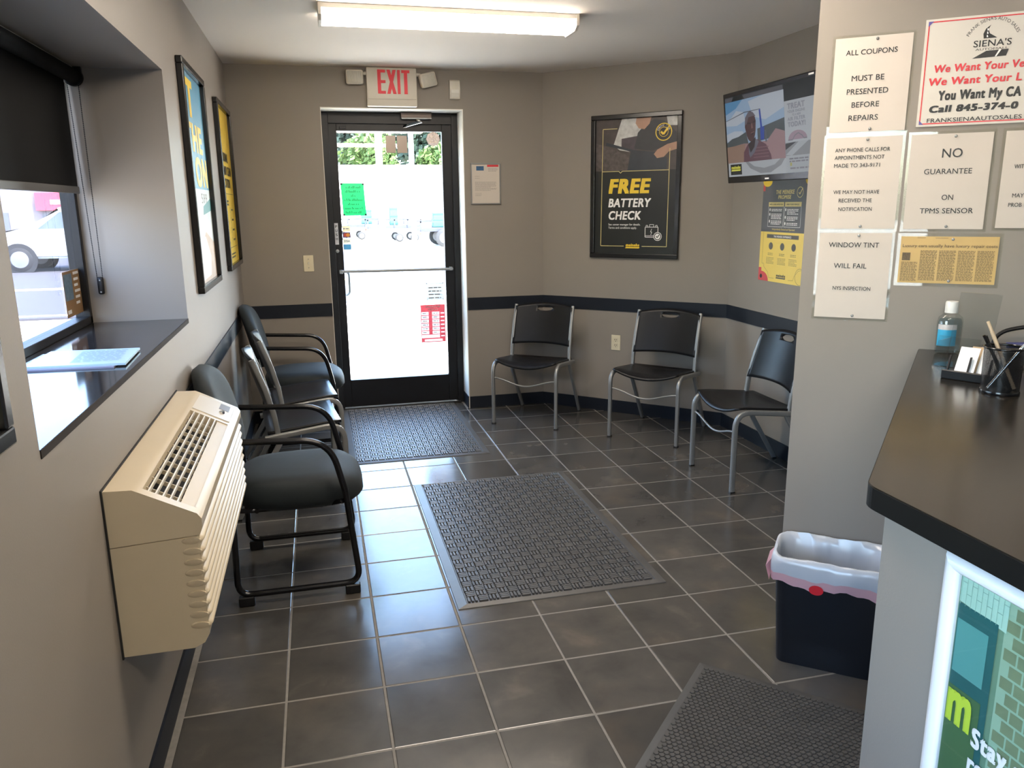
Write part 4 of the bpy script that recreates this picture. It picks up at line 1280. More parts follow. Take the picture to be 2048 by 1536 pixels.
# =================================================================== WINDOW: BLIND, BROCHURES, STICKER
bl = thing('roller_blind', 'black roller blind pulled halfway down in the window recess', 'blind', (-0.640, -2.96, 1.60))
ya, yb = RY0+2.96+0.012, RY1+2.96-0.020
BLF = mat('blind_fabric', (0.006, 0.0065, 0.007), 0.8, spec=0.15, var=(5, 0.1), bump=(700, 0.2))
mb = MB(); mb.tube([(0, ya, 0.415), (0, yb, 0.415)], 0.027, 18); mb.build('roller', BLF, bl, smooth=50)
MB().box(-0.0292, ya+0.01, 0.012, -0.0272, yb-0.01, 0.415).build('fabric', BLF, bl)
mb = MB(); mb.box(-0.034, ya+0.008, -0.004, -0.022, yb-0.008, 0.022, 0.003, 2)
mb.build('hem_bar', mat('hem_grey', (0.085, 0.085, 0.085), 0.45, var=(6, 0.05)), bl)
mb = MB()
mb.tube([(0.0, yb-0.002, 0.413), (0.0, yb+0.018, 0.413)], 0.034, 18)
mb.box(-0.030, yb+0.0, 0.413, 0.030, yb+0.018, 0.447)
mb.build('end_bracket', BLACKP, bl, smooth=50)
mb = MB(); mb.box(-0.034, ya, 0.4405, 0.004, yb, 0.4465); mb.build('head_rail', mat('rail_pale', (0.45, 0.43, 0.41), 0.4, var=(6, 0.05)), bl)
yc = yb+0.006
def chain(x0, z0, x1, z1, n):
    mb = MB()
    for k in range(n+1):
        f = k/n
        bmesh.ops.create_icosphere(mb.bm, subdivisions=1, radius=0.0024, matrix=Matrix.Translation((x0+(x1-x0)*f, yc, z0+(z1-z0)*f)))
    mb.tube([(x0, yc, z0), (x1, yc, z1)], 0.0009, 5)
    return mb.build('bead_chain', BLACKP, bl, smooth=60)
chain(-0.022, 0.400, -0.005, -0.330, 110)
chain(0.016, 0.400, 0.014, -0.325, 110)
mb = MB(); mb.box(-0.007, yc-0.006, -0.385, 0.015, yc+0.012, -0.318, 0.006, 2)
cr_ = mb.build('chain_tensioner', BLACKP, bl, smooth=50)
for z in (-0.330, -0.376): MB().box(0.001, yc-0.0075, z-0.003, 0.007, yc-0.005, z+0.003, 0.001).build('screw', STEEL, cr_)
BRO = mat('brochure_blue', (0.42, 0.56, 0.62), 0.35, var=(6, 0.05))
t = thing('brochure', 'pale blue printed brochure lying open on the window sill', 'brochure', (-0.49, -2.915, RZ0+0.004), radians(4))
q = [(-0.145, -0.110), (0.122, -0.145), (0.128, 0.110), (-0.125, 0.140)]
mb = MB(); mb.prism(q, 0.0, 0.006, lambda p, z: (p[0], p[1], z)); mb.build('pages', BRO, t)
mb = MB()
for k in range(13):
    y = 0.095-k*0.015
    x = -0.03
    while x < 0.095:
        w_ = random.uniform(0.01, 0.03); mb.face([(x, y, 0.0066), (min(x+w_, 0.10), y-0.001, 0.0066), (min(x+w_, 0.10), y-0.005, 0.0066), (x, y-0.004, 0.0066)]); x += w_+0.005
mb.build('lettering', mat('brochure_ink', (0.20, 0.30, 0.36), 0.5, var=(9, 0.1)), t)
t = thing('leaflet', 'grey leaflet with yellow lettering under the brochure on the sill', 'leaflet', (-0.555, -2.925, RZ0), radians(2))
mb = MB(); mb.prism([(-0.10, -0.125), (0.165, -0.150), (0.170, 0.100), (-0.085, 0.135)], 0.0, 0.004, lambda p, z: (p[0], p[1], z))
mb.build('sheet', mat('leaflet_grey', (0.20, 0.20, 0.27), 0.35, var=(6, 0.05)), t)
mb = MB()
for k in range(3):
    mb.face([(-0.085+k*0.004, 0.05-k*0.045, 0.0046), (-0.062, 0.05-k*0.045, 0.0046), (-0.062, 0.016-k*0.045, 0.0046), (-0.085+k*0.004, 0.016-k*0.045, 0.0046)])
mb.build('lettering', YEL, t)
st = thing('window_sticker', 'brown printed sticker on the lower corner of the window pane', 'sticker', (-0.705, -2.19, RZ0+0.048), radians(90))
MB().box(-0.105, -0.0006, 0, 0.098, 0, 0.165).build('backing', film('sticker_brown', (0.30, 0.19, 0.10), 0.4), st)
MB().rect(-0.10, 0.06, 0.0, 0.155, 0.001).build('photo', mat('sticker_photo', (0.12, 0.19, 0.25), 0.4, var=(60, 0.7)), st)
mb = MB()
for k in range(6): mb.rect(0.02, 0.148-k*0.022, 0.088-0.01*(k % 3), 0.158-k*0.022, 0.001)
mb.build('fine_print', WHITE, st)['kind'] = 'stuff'
MB().rect(-0.095, 0.012, -0.05, 0.026, 0.001).build('white_mark', WHITE, st)

# =================================================================== DOOR STICKERS AND SIGNS (inside face of the pane)
def door_thing(name, label, cat, x0, x1, z0):
    return thing(name, label, cat, ((x0+x1)/2, 0.6128, z0), 0.0)
t = door_thing('paper_sign', 'bright green handwritten paper taped to the door glass', 'sign', 0.383, 0.563, 1.470)
GREEN = film('green_paper', (0.0, 0.30, 0.070), 0.45)
mb = MB(); mb.face([(-0.078, -0.001, 0.0), (0.090, -0.001, 0.0), (0.080, -0.001, 0.232), (-0.088, -0.001, 0.234)])
mb.build('sheet', GREEN, t)
mb = MB()
for k, w_ in enumerate((0.10, 0.11, 0.03, 0.13, 0.08, 0.13, 0.12)):
    rg = random.Random(k+11)
    x, z = -w_/2, 0.196-k*0.030
    while x < w_/2:
        hh = rg.choice((0.010, 0.010, 0.018))
        mb.stroke([(x, z), (x+0.002, z+hh), (x+0.005, z+hh*0.5), (x+0.007, z)], 0.0022, 0.0016)
        x += rg.choice((0.009, 0.009, 0.015))
mb.build('handwriting', mat('green_ink', (0.0, 0.05, 0.015), 0.5, var=(9, 0.1)), t)['kind'] = 'stuff'
for x, z in ((-0.082, 0.228), (0.076, 0.226), (-0.073, 0.006), (0.085, 0.006)):
    MB().rect(x-0.007, z-0.006, x+0.007, z+0.006, 0.002).build('tape', DARK, t)
t = thing('push_label', 'grey vertical PUSH label on the black door stile', 'label', (0.3365, 0.593, 1.262))
MB().box(-0.0135, -0.001, 0, 0.0135, 0, 0.156).build('plate', mat('label_grey', (0.52, 0.52, 0.54), 0.35, var=(9, 0.05)), t)
mb = MB()
for k, c in enumerate('PUSH'): text_into(mb, c, -0.0075, 0.0075, 0.122-k*0.030, 0.019, 0.0016, bold=0.02)
mb.build('lettering', INK, t)
t = door_thing('card_decals', 'strip of four payment card decals on the door glass beside the PUSH label', 'sticker', 0.380, 0.440, 1.222)
for k, (c, n_) in enumerate((((0.03, 0.12, 0.18), 'amex_decal'), ((0.45, 0.40, 0.28), 'visa_decal'), ((0.05, 0.03, 0.05), 'circles_decal'), ((0.45, 0.36, 0.20), 'cream_decal'))):
    MB().rect(-0.029, k*0.044, 0.029, k*0.044+0.041, 0.001).build('decal', film('decal_%d' % k, c, 0.3), t)
mb = MB(); mb.disc(-0.009, 0.108, 0.014, 0.014, 0.0016); mb.build('decal_circle', mat('decal_red', (0.50, 0.06, 0.03), 0.4, var=(9, 0.05)), t)
mb = MB(); mb.disc(0.009, 0.108, 0.014, 0.014, 0.0018); mb.build('decal_circle', mat('decal_orange', (0.70, 0.28, 0.04), 0.4, var=(9, 0.05)), t)
DN = mat('decal_navy', (0.03, 0.03, 0.10), 0.4, var=(9, 0.05))
words(t, DN, 'VISA', -0.022, 0.022, 0.057, 0.014, 0.0016, 0.02)
mb = MB(); fake_lines(mb, -0.024, 0.024, 0.157, 1, 0.01, 0.006, 0.0016, 4); mb.build('fine_print', DN, t)['kind'] = 'stuff'
t = door_thing('opening_hours_sign', 'red opening hours sign with white boxes low on the door glass', 'sign', 0.938, 1.130, 0.490)
HR = film('hours_red', (0.30, 0.035, 0.040), 0.45)
HW = film('hours_white', (0.55, 0.50, 0.50), 0.45)
xs = [-0.096, -0.090, -0.034, -0.006, 0.050, 0.060, 0.088, 0.096]
mr, mw_ = MB(), MB()
mr.rect(xs[0], 0.239, xs[-1], 0.296, 0.001)
for k in range(7):
    z = 0.215-k*0.030
    for i in range(7):
        white = i in (1, 3) or (k == 6 and i == 2)
        if white:
            mw_.rect(xs[i], z, xs[i+1], z+0.024, 0.001); mr.rect(xs[i], z-0.006, xs[i+1], z, 0.001)
        elif i == 5:
            mw_.rect(xs[i], z+0.008, xs[i+1], z+0.017, 0.001); mr.rect(xs[i], z-0.006, xs[i+1], z+0.008, 0.001); mr.rect(xs[i], z+0.017, xs[i+1], z+0.024, 0.001)
        else: mr.rect(xs[i], z-0.006, xs[i+1], z+0.024, 0.001)
mr.rect(xs[0], 0.0, xs[-1], 0.008, 0.001); mr.rect(xs[0], 0.024, xs[-1], 0.029, 0.001); mr.rect(xs[0], 0.008, -0.07, 0.024, 0.001); mr.rect(0.07, 0.008, xs[-1], 0.024, 0.001)
mw_.rect(-0.07, 0.008, 0.07, 0.024, 0.001)
mr.build('sheet', HR, t); mw_.build('boxes', HW, t)
mb = MB(); text_into(mb, 'BUSINESS', -0.055, 0.055, 0.272, 0.014, 0.0015, bold=0.03, flip=True); text_into(mb, 'HOURS', -0.038, 0.038, 0.250, 0.014, 0.0015, bold=0.03, flip=True)
mb.build('lettering', MATS['hours_white'], t)
mb = MB()
for k in range(6): fake_lines(mb, -0.082, -0.042, 0.231-k*0.030, 1, 0.01, 0.006, 0.002, k); fake_lines(mb, 0.002, 0.042, 0.231-k*0.030, 1, 0.01, 0.006, 0.002, k+7)
mb.build('hour_print', GREYINK, t)
t = door_thing('taped_note', 'small white handwritten note above the red hours sign', 'note', 0.990, 1.122, 0.822)
MB().box(-0.066, -0.0008, 0, 0.066, 0, 0.130).build('sheet', film('note_white', (0.6, 0.6, 0.58), 0.6), t)
mb = MB()
for k in range(4): fake_lines(mb, -0.05, 0.05, 0.098-k*0.026, 1, 0.01, 0.008, 0.0014, k+3)
for x, z in ((-0.064, 0.128), (0.064, 0.13), (-0.062, 0.0), (0.064, 0.002)): mb.rect(x-0.004, z-0.004, x+0.004, z+0.004, 0.0014)
mb.build('lettering', GREYINK, t)
t = door_thing('octagon_sticker', 'brown octagonal alarm sticker in the upper corner of the door glass', 'sticker', 1.030, 1.130, 1.968)
MB().disc(0, 0.050, 0.052, 0.052, 0.001, 8).build('backing', film('octagon_brown', (0.19, 0.125, 0.09), 0.4), t)
OPR = mat('octagon_print', (0.75, 0.62, 0.5), 0.4, var=(9, 0.05))
words(t, OPR, 'LLI', -0.026, 0.026, 0.058, 0.022, 0.0015, 0.02)
mb = MB(); mb.rect(-0.03, 0.047, 0.03, 0.050, 0.0015); fake_lines(mb, -0.03, 0.03, 0.040, 2, 0.012, 0.006, 0.0015, 3)
mb.build('fine_print', OPR, t)['kind'] = 'stuff'
for x0, x1, lb in ((0.730, 0.800, 'left'), (0.812, 0.886, 'right')):
    t = door_thing('square_sticker', 'dark square sticker near the top of the door glass, ' + ('beside the white post' if lb == 'left' else 'towards the octagon sticker'), 'sticker', x0, x1, 1.918)
    MB().box(-(x1-x0)/2, -0.001, 0, (x1-x0)/2, 0, 0.122).build('backing', film('square_brown_'+lb, (0.30, 0.21, 0.15), 0.5), t)

# =================================================================== MATS
def basket_mat(label, cx, cy, w, l, rotz=0.0):
    t = thing('floor_mat', label, 'mat', (cx, cy, 0.0), rotz, 'rubber mats with a woven bar pattern')
    b = 0.038
    mb = MB()
    lo = [(-w/2, -l/2), (w/2, -l/2), (w/2, l/2), (-w/2, l/2)]
    mi = [(-w/2+b, -l/2+b*0.6), (w/2-b, -l/2+b*0.6), (w/2-b, l/2-b*0.6), (-w/2+b, l/2-b*0.6)]
    hi = [(p[0]*0.99, p[1]*0.994) for p in mi]
    mb.loft([[(p[0], p[1], 0.0005) for p in lo], [(p[0]*0.998, p[1]*0.998, 0.004) for p in lo], [(p[0], p[1], 0.0100) for p in mi], [(p[0], p[1], 0.0035) for p in hi]], True, True)
    mb.build('base', RUBBER, t)
    nx = round((w-2*b)/0.0435); ny = round((l-1.2*b)/0.0435)
    px_, py_ = (w-2*b)/nx*0.985, (l-1.2*b)/ny*0.985
    mb = MB()
    for i in range(nx):
        for j in range(ny):
            cx_, cy_ = (i-(nx-1)/2)*px_, (j-(ny-1)/2)*py_
            hor = (i+j) % 2
            for k in (-1, 0, 1):
                hl, hw = 0.0188, 0.0050
                if hor: x, y = cx_, cy_+k*py_/3.05; q = rrect(x-hl, y-hw, x+hl, y+hw, hw*0.9, 2)
                else: x, y = cx_+k*px_/3.05, cy_; q = rrect(x-hw, y-hl, x+hw, y+hl, hw*0.9, 2)
                q2 = [((p[0]-x)*(0.93 if hor else 0.72)+x, (p[1]-y)*(0.72 if hor else 0.93)+y) for p in q]
                mb.loft([[(p[0], p[1], 0.003) for p in q], [(p[0], p[1], 0.0105) for p in q], [(p[0], p[1], 0.0125) for p in q2]], False, True)
    o = mb.build('tread_bars', RUBBER, t)
    o['kind'] = 'stuff'
    return t
basket_mat('grey rubber mat with woven bars in the middle of the tiled floor', 1.070, -1.960, 0.876, 1.432)
basket_mat('grey rubber mat with woven bars lying in front of the glass door', 0.735, -0.115, 0.874, 1.345)
t = thing('floor_mat', 'dark rubber mat with honeycomb studs beside the waste bin at the counter', 'mat', (1.369, -3.242, 0.0), radians(-44.5))
mw, ml_ = 0.62, 0.95
mb = MB()
lo = [(0, 0), (mw, 0), (mw, -ml_), (0, -ml_)]
mi = [(0.022, -0.022), (mw-0.022, -0.022), (mw-0.022, -ml_+0.022), (0.022, -ml_+0.022)]
mb.loft([[(p[0], p[1], 0.0004) for p in lo], [(p[0], p[1], 0.002) for p in lo], [(p[0], p[1], 0.005) for p in mi]], True, True)
mb.build('base', RUBBER2, t)
mb = MB()
pt = 0.0172
for j in range(int((ml_-0.05)/(pt*0.866))):
    for i in range(int((mw-0.05)/pt)):
        x = 0.032+i*pt+(pt/2 if j % 2 else 0); y = -0.032-j*pt*0.866
        r_ = pt*0.52
        h0 = [(x+r_*cos(radians(30+60*k)), y+r_*sin(radians(30+60*k))) for k in range(6)]
        h1 = [(x+r_*0.82*cos(radians(30+60*k)), y+r_*0.82*sin(radians(30+60*k))) for k in range(6)]
        mb.loft([[(p[0], p[1], 0.0045) for p in h0], [(p[0], p[1], 0.0085) for p in h1]], False, True)
o = mb.build('studs', RUBBER2, t); o['kind'] = 'stuff'

# =================================================================== WASTE BIN
t = wall_thing('waste_bin', 'black rectangular waste bin standing against the partition wall', 'bin', 'paper', 0.180, 0.0, 0.142)
t.scale = (0.93, 1, 1)
def bring(w, d, z, r): return [(p[0], p[1], z) for p in rrect(-w/2, -d/2, w/2, d/2, r, 5)]
BINP = mat('bin_black', (0.008, 0.010, 0.014), 0.33, var=(7, 0.2))
mb = MB()
mb.loft([bring(0.330, 0.170, 0.004, 0.030), bring(0.335, 0.175, 0.0, 0.03), bring(0.385, 0.225, 0.372, 0.045), bring(0.395, 0.235, 0.372, 0.05), bring(0.395, 0.235, 0.386, 0.05), bring(0.380, 0.220, 0.386, 0.045), bring(0.330, 0.170, 0.012, 0.03)], True, True)
mb.build('bin_body', BINP, t, smooth=50)
LINER = film('liner_white', (0.62, 0.68, 0.76), 0.30)
PINK = film('liner_pink', (0.86, 0.52, 0.58), 0.35)
rl = random.Random(5)
def wavy(w, d, z, r, amp, zamp, seed, n=64):
    base = rrect(-w/2, -d/2, w/2, d/2, r, 5)
    # resample evenly
    P = [Vector((p[0], p[1])) for p in base]; P.append(P[0])
    L = [0]
    for a, b in zip(P[:-1], P[1:]): L.append(L[-1]+(b-a).length)
    out = []
    for k in range(n):
        s_ = L[-1]*k/n
        i = max(j for j in range(len(L)-1) if L[j] <= s_+1e-9)
        f = (s_-L[i])/max(1e-9, L[i+1]-L[i])
        p = P[i].lerp(P[i+1], f)
        nrm = p.normalized()
        q = sin(k*0.9+seed)*0.5+sin(k*2.3+seed*1.7)*0.5+sin(k*0.37+seed*3)*0.5
        out.append((p.x+nrm.x*amp*q, p.y+nrm.y*amp*q, z+zamp*(sin(k*0.55+seed*2)*0.6+sin(k*1.7+seed)*0.4)))
    return out
rings = [wavy(0.328, 0.168, 0.20, 0.04, 0.008, 0.004, 1.0), wavy(0.340, 0.180, 0.29, 0.045, 0.009, 0.006, 1.1), wavy(0.350, 0.190, 0.34, 0.045, 0.008, 0.004, 1.4), wavy(0.366, 0.206, 0.372, 0.05, 0.002, 0.003, 2.0),
         wavy(0.384, 0.224, 0.397, 0.05, 0.001, 0.003, 2.0), wavy(0.402, 0.242, 0.395, 0.055, 0.001, 0.003, 2.2), wavy(0.408, 0.248, 0.372, 0.055, 0.003, 0.004, 3.0), wavy(0.412, 0.252, 0.353, 0.055, 0.004, 0.005, 3.2), wavy(0.412, 0.252, 0.335, 0.055, 0.005, 0.006, 3.4)]
lnr = MB().loft(rings, False, False).build('liner', LINER, t, smooth=80)
mb = MB(); mb.loft([wavy(0.412, 0.252, 0.335, 0.055, 0.005, 0.006, 3.4), wavy(0.410, 0.250, 0.305, 0.055, 0.004, 0.010, 3.6)], False, False)
mb.build('liner_hem', PINK, lnr, smooth=80)
mb = MB()
mb.loft([[(-0.20, -0.07, 0.375), (-0.20, 0.03, 0.372)], [(-0.222, -0.09, 0.345), (-0.222, 0.02, 0.35)], [(-0.205, -0.11, 0.305), (-0.206, -0.01, 0.315)]], False, False, False)
mb.build('liner_flap', PINK, lnr, smooth=80)
mb = MB(); mb.disc(-0.045, 0.305, 0.024, 0.017, 0.1285, 18)
mb.build('red_sticker', RED, t)

# =================================================================== COUNTER
ct = thing('reception_counter', 'reception counter with dark brown laminate top and taupe base', 'counter', (1.30, -4.60, 0.0))
top = [(1.063, -4.345), (2.050, -3.3225), (2.76, -3.8975), (2.76, -4.5), (1.85, -5.2), (1.85, -7.0), (1.063, -7.0)]
def rel(p): return (p[0]-1.30, p[1]+4.60)
tp = [rel(p) for p in top]
c0 = Vector(tp[0]); da = (Vector(tp[1])-c0).normalized(); db = (Vector(tp[-1])-c0).normalized()
arc = []
for k in range(6):
    f = k/5; arc.append(tuple((1-f)**2*(c0+db*0.022)+2*f*(1-f)*c0+f*f*(c0+da*0.022)))
tpr = arc+tp[1:]
mb = MB(); mb.prism(tpr, 1.034, 1.071, lambda p, z: (p[0], p[1], z))
mb.prism([(c0.x+(p[0]-c0.x)*0.9985+0.0008, c0.y+(p[1]-c0.y)*0.9985-0.0002) for p in tpr], 1.071, 1.0725, lambda p, z: (p[0], p[1], z))
mb.build('counter_top', COUNTER, ct)
nb = len(tpr)
mb = MB()
ring_o = [Vector(p) for p in tpr]
cen = Vector((0.2, -0.9))
def outw(i, d):
    p = ring_o[i]; a_ = (ring_o[i]-ring_o[i-1]); b_2 = (ring_o[(i+1) % nb]-ring_o[i])
    n_ = Vector((a_.y, -a_.x)).normalized()+Vector((b_2.y, -b_2.x)).normalized()
    n_.normalize()
    if (p+n_*0.01-cen).length < (p-cen).length: n_ = -n_
    return p+n_*d
idx = [nb-1]+list(range(0, 6))+[6]
P0 = [ring_o[i] for i in idx]
P1 = [outw(i, 0.0012) for i in idx]; P1[0] = P0[0]+Vector((-0.0012, 0)); P1[-1] = P0[-1]+Vector((-0.0008, 0.0008))
mb.loft([[(p.x, p.y, 1.0335) for p in P0], [(p.x, p.y, 1.0335) for p in P1], [(p.x, p.y, 1.0705) for p in P1], [(p.x, p.y, 1.0705) for p in P0]], False, False, False)
mb.build('edge_band', mat('edge_black', (0.006, 0.006, 0.0055), 0.45, spec=0.2, var=(9, 0.2)), ct)
bs = [(1.098, -4.352), (2.050, -3.366), (2.70, -3.89), (2.70, -4.5), (1.80, -5.2), (1.80, -6.98), (1.098, -6.98)]
MB().prism([rel(p) for p in bs], 0.0, 1.035, lambda p, z: (p[0], p[1], z)).build('counter_base', WALL, ct)
# framed poster on the counter front
t = thing('framed_sign', 'white framed poster of a green brick shopfront on the counter front', 'poster', (1.098, -4.85, 0.30), radians(-90))
def gx(y_): return y_-4.85
x0, x1, h = gx(4.500), gx(5.20), 0.722
WFR = mat('white_frame', (0.80, 0.82, 0.85), 0.3, var=(6, 0.02))
fp = [(0.0, 0.0), (0.001, 0.010), (0.006, 0.017), (0.014, 0.020), (0.022, 0.018), (0.028, 0.011), (0.030, 0.0)]
for kind in range(4):
    mb = MB(); rings = []
    for end in (0, 1):
        r = []
        for u, d in fp:
            if kind == 0: p = (x0+u, -d, u if end == 0 else h-u)
            elif kind == 1: p = (x1-u, -d, u if end == 0 else h-u)
            elif kind == 2: p = ((x0+u) if end == 0 else x1-u, -d, h-u)
            else: p = ((x0+u) if end == 0 else x1-u, -d, u)
            r.append(p)
        rings.append(r)
    mb.loft(rings)
    mb.build('frame_bar', WFR, t, smooth=50)
MB().box(x0+0.02, -0.006, 0.02, x1-0.02, -0.001, h-0.02).build('print', mat('sign_green', (0.17, 0.30, 0.20), 0.35, var=(6, 0.12)), t)
oz = 0.0066
def gz(z): return z-0.30
BRICKS = mat('brick_green', (0.20, 0.26, 0.15), 0.4, var=(25, 0.25))
mb = MB(); mb.rect(gx(4.612), gz(0.42), gx(5.16), gz(0.998), oz); mb.build('mortar_print', mat('mortar_green', (0.33, 0.50, 0.36), 0.4, var=(9, 0.05)), t)
mb = MB()
for r_i in range(26):
    for k in range(24):
        a = 4.616+k*0.0235+(0.0118 if r_i % 2 else 0); z = 0.425+r_i*0.0218
        if z+0.018 > 0.996: continue
        mb.rect(gx(a), gz(z), gx(a+0.0205), gz(z+0.018), oz+0.0006)
mb.build('brick_print', BRICKS, t)
mb = MB(); mb.flat([(gx(4.532), gz(0.998)), (gx(4.532), gz(0.952)), (gx(4.616), gz(0.944)), (gx(4.616), gz(0.998))], oz+0.001)
mb.build('lintel_print', mat('lintel_mint', (0.46, 0.72, 0.60), 0.4, var=(9, 0.06)), t)
mb = MB()
for k in range(9):
    a = 4.534+k*0.0092
    mb.stroke([(gx(a), gz(0.997)), (gx(a), gz(0.948))], 0.0009, oz+0.0016)
    mb.stroke([(gx(a), gz(0.985-0.017*(k % 2))), (gx(a+0.0092), gz(0.985-0.017*(k % 2)))], 0.0012, oz+0.0016)
mb.build('lintel_joints', mat('lintel_joint', (0.30, 0.50, 0.41), 0.4, var=(9, 0.06)), t)
mb = MB()
mb.rect(gx(4.532), gz(0.42), gx(4.603), gz(0.950), oz+0.0012)
mb.build('door_print', mat('door_teal', (0.025, 0.13, 0.13), 0.4, var=(6, 0.15)), t)
mb = MB(); mb.rect(gx(4.534), gz(0.838), gx(4.590), gz(0.925), oz+0.0018); mb.build('glass_print', mat('glass_teal', (0.11, 0.36, 0.34), 0.35, var=(5, 0.12)), t)
mb = MB(); mb.rect(gx(4.532), gz(0.42), gx(4.592), gz(0.815), oz+0.0018); mb.build('panel_print', mat('panel_green', (0.07, 0.16, 0.07), 0.4, var=(6, 0.15)), t)
mb = MB(); text_into(mb, 'm', gx(4.534), gx(4.580), gz(0.755), 0.078, oz+0.003, bold=0.05); mb.build('logo_letter', mat('lime_print', (0.50, 0.66, 0.06), 0.4, var=(6, 0.05)), t)
words(t, WHITE, 'Stay s', gx(4.585), gx(4.672), gz(0.742), 0.032, oz+0.003, 0.05)
words(t, WHITE, 'ro', gx(4.584), gx(4.615), gz(0.700), 0.030, oz+0.003, 0.05)
words(t, WHITE, 'th', gx(4.584), gx(4.612), gz(0.660), 0.030, oz+0.003, 0.05)
MB().box(x0+0.022, -0.0105, 0.022, x1-0.022, -0.0098, h-0.022).build('cover', COVER, t)

# --- things on the counter
ZC = 1.0725
t = thing('sanitizer_bottle', 'clear hand sanitizer bottle with white cap and blue label on the counter', 'bottle', (2.062, -3.425, ZC))
def orng(a, b, z, n=28): return [(a*cos(2*pi*k/n), b*sin(2*pi*k/n), z) for k in range(n)]
mb = MB()
mb.loft([orng(0.030, 0.020, 0.0), orng(0.036, 0.024, 0.006), orng(0.037, 0.025, 0.03), orng(0.037, 0.025, 0.100), orng(0.034, 0.023, 0.114), orng(0.022, 0.017, 0.124), orng(0.014, 0.014, 0.128), orng(0.014, 0.014, 0.136)], True, True)
b_ = mb.build('bottle_body', ACRY, t, smooth=50); b_.rotation_euler[2] = radians(-20)
mb = MB(); mb.loft([orng(0.0335, 0.0215, 0.006), orng(0.0345, 0.0225, 0.03), orng(0.0345, 0.0225, 0.098), orng(0.030, 0.020, 0.110)], True, True)
b_ = mb.build('gel', glass('gel', (0.78, 0.88, 0.93), 0.02), t, smooth=50); b_.rotation_euler[2] = radians(-20)
mb = MB(); mb.lathe([(0.0, 0.128), (0.0185, 0.128), (0.0185, 0.158), (0.0165, 0.163), (0.0, 0.163)], 24); mb.build('cap', mat('cap_white', (0.70, 0.70, 0.68), 0.4, var=(9, 0.03)), t, smooth=40)
mb = MB()
def lab(u, v):
    a = radians(-172+105*u-20); return (0.0378*cos(a), 0.0262*sin(a), 0.028+0.062*v)
lb = MB().grid(lab, 12, 4).build('label', mat('label_blue', (0.04, 0.36, 0.60), 0.35, var=(18, 0.5)), t, smooth=60)
def lab2(u, v):
    a = radians(-172+105*u-20); return (0.0380*cos(a), 0.0264*sin(a), 0.078+0.016*v)
MB().grid(lab2, 12, 2).build('label_band', mat('label_band', (0.55, 0.52, 0.52), 0.35, var=(60, 0.3)), t, smooth=60)
# acrylic brochure holder: a tall tilted back and a short front, one bent sheet
t = thing('acrylic_holder', 'clear acrylic leaflet holder standing beside the sanitizer bottle', 'holder', (1.935, -3.60, ZC), radians(-64))
mb = MB(); mb.prism([(0.06, 0.0), (0.064, 0.0), (0.125, 0.20), (0.121, 0.20)], -0.055, 0.055, lambda p, q: (q, p[0], p[1])); mb.build('back_plate', ACRY, t)
mb = MB(); mb.prism([(-0.03, 0.0), (-0.026, 0.0), (0.005, 0.085), (0.001, 0.085)], -0.055, 0.055, lambda p, q: (q, p[0], p[1])); mb.build('front_plate', ACRY, t)
mb = MB(); mb.prism([(-0.03, 0.0), (0.064, 0.0), (0.064, 0.004), (-0.03, 0.004)], -0.055, 0.055, lambda p, q: (q, p[0], p[1])); mb.build('foot_plate', ACRY, t)
for s_ in (-0.055, 0.052):
    mb = MB(); mb.prism([(-0.03, 0.0), (0.064, 0.0), (0.085, 0.07), (-0.004, 0.07)], s_, s_+0.003, lambda p, q: (q, p[0], p[1])); mb.build('side_plate', ACRY, t)
t = thing('card_holder', 'black card stand with upright white and kraft cards on the counter', 'holder', (1.850, -3.755, ZC), radians(-62))
mb = MB()
mb.box(-0.075, -0.03, 0.0, 0.075, 0.034, 0.010, 0.002); mb.box(-0.075, -0.032, 0.0, 0.075, -0.024, 0.024, 0.002)
for x in (-0.07, -0.02, 0.03):
    mb.prism([(-0.02, 0.005), (-0.008, 0.005), (0.012, 0.058), (0.006, 0.058)], x, x+0.004, lambda p, q: (q, p[0], p[1]))
mb.build('rack', BLACKP, t)
for k, (x, m_) in enumerate(((-0.050, WHITE), (0.0, WHITE), (-0.030, mat('kraft', (0.45, 0.32, 0.19), 0.6, var=(9, 0.1))))):
    mb = MB(); y_ = -0.012+0.012*k
    mb.prism([(y_, 0.010), (y_+0.002, 0.010), (y_+0.045, 0.080), (y_+0.043, 0.080)], x-0.002, x+0.045, lambda p, q: (q, p[0], p[1])); mb.build('card', m_, t)
MESH = bpy.data.materials.new('black_wire_mesh'); MESH.use_nodes = True
nt = MESH.node_tree; bb = nt.nodes['Principled BSDF']; bb.inputs['Base Color'].default_value = (0.012, 0.012, 0.013, 1); bb.inputs['Roughness'].default_value = 0.3
bb.inputs['Metallic'].default_value = 0.5
wv = nt.nodes.new('ShaderNodeTexChecker'); wv.inputs['Scale'].default_value = 700
tcn = nt.nodes.new('ShaderNodeTexCoord'); nt.links.new(tcn.outputs['Object'], wv.inputs[0])
mr_ = nt.nodes.new('ShaderNodeMapRange'); mr_.inputs[3].default_value = 0.45; mr_.inputs[4].default_value = 0.95
nt.links.new(wv.outputs[1], mr_.inputs[0]); nt.links.new(mr_.outputs[0], bb.inputs['Alpha'])
t = thing('pen_cup', 'round black wire mesh pen cup on the counter', 'cup', (1.800, -3.880, ZC))
mb = MB(); mb.loft([orng(0.042, 0.042, 0.004), orng(0.044, 0.044, 0.112)], False, False); mb.build('mesh_wall', MESH, t, smooth=60)
mb = MB(); mb.tube([(0.0445*cos(2*pi*k/28), 0.0445*sin(2*pi*k/28), 0.113) for k in range(28)], 0.003, 8, closed=True); mb.build('rim', BLACKG, t, smooth=60)
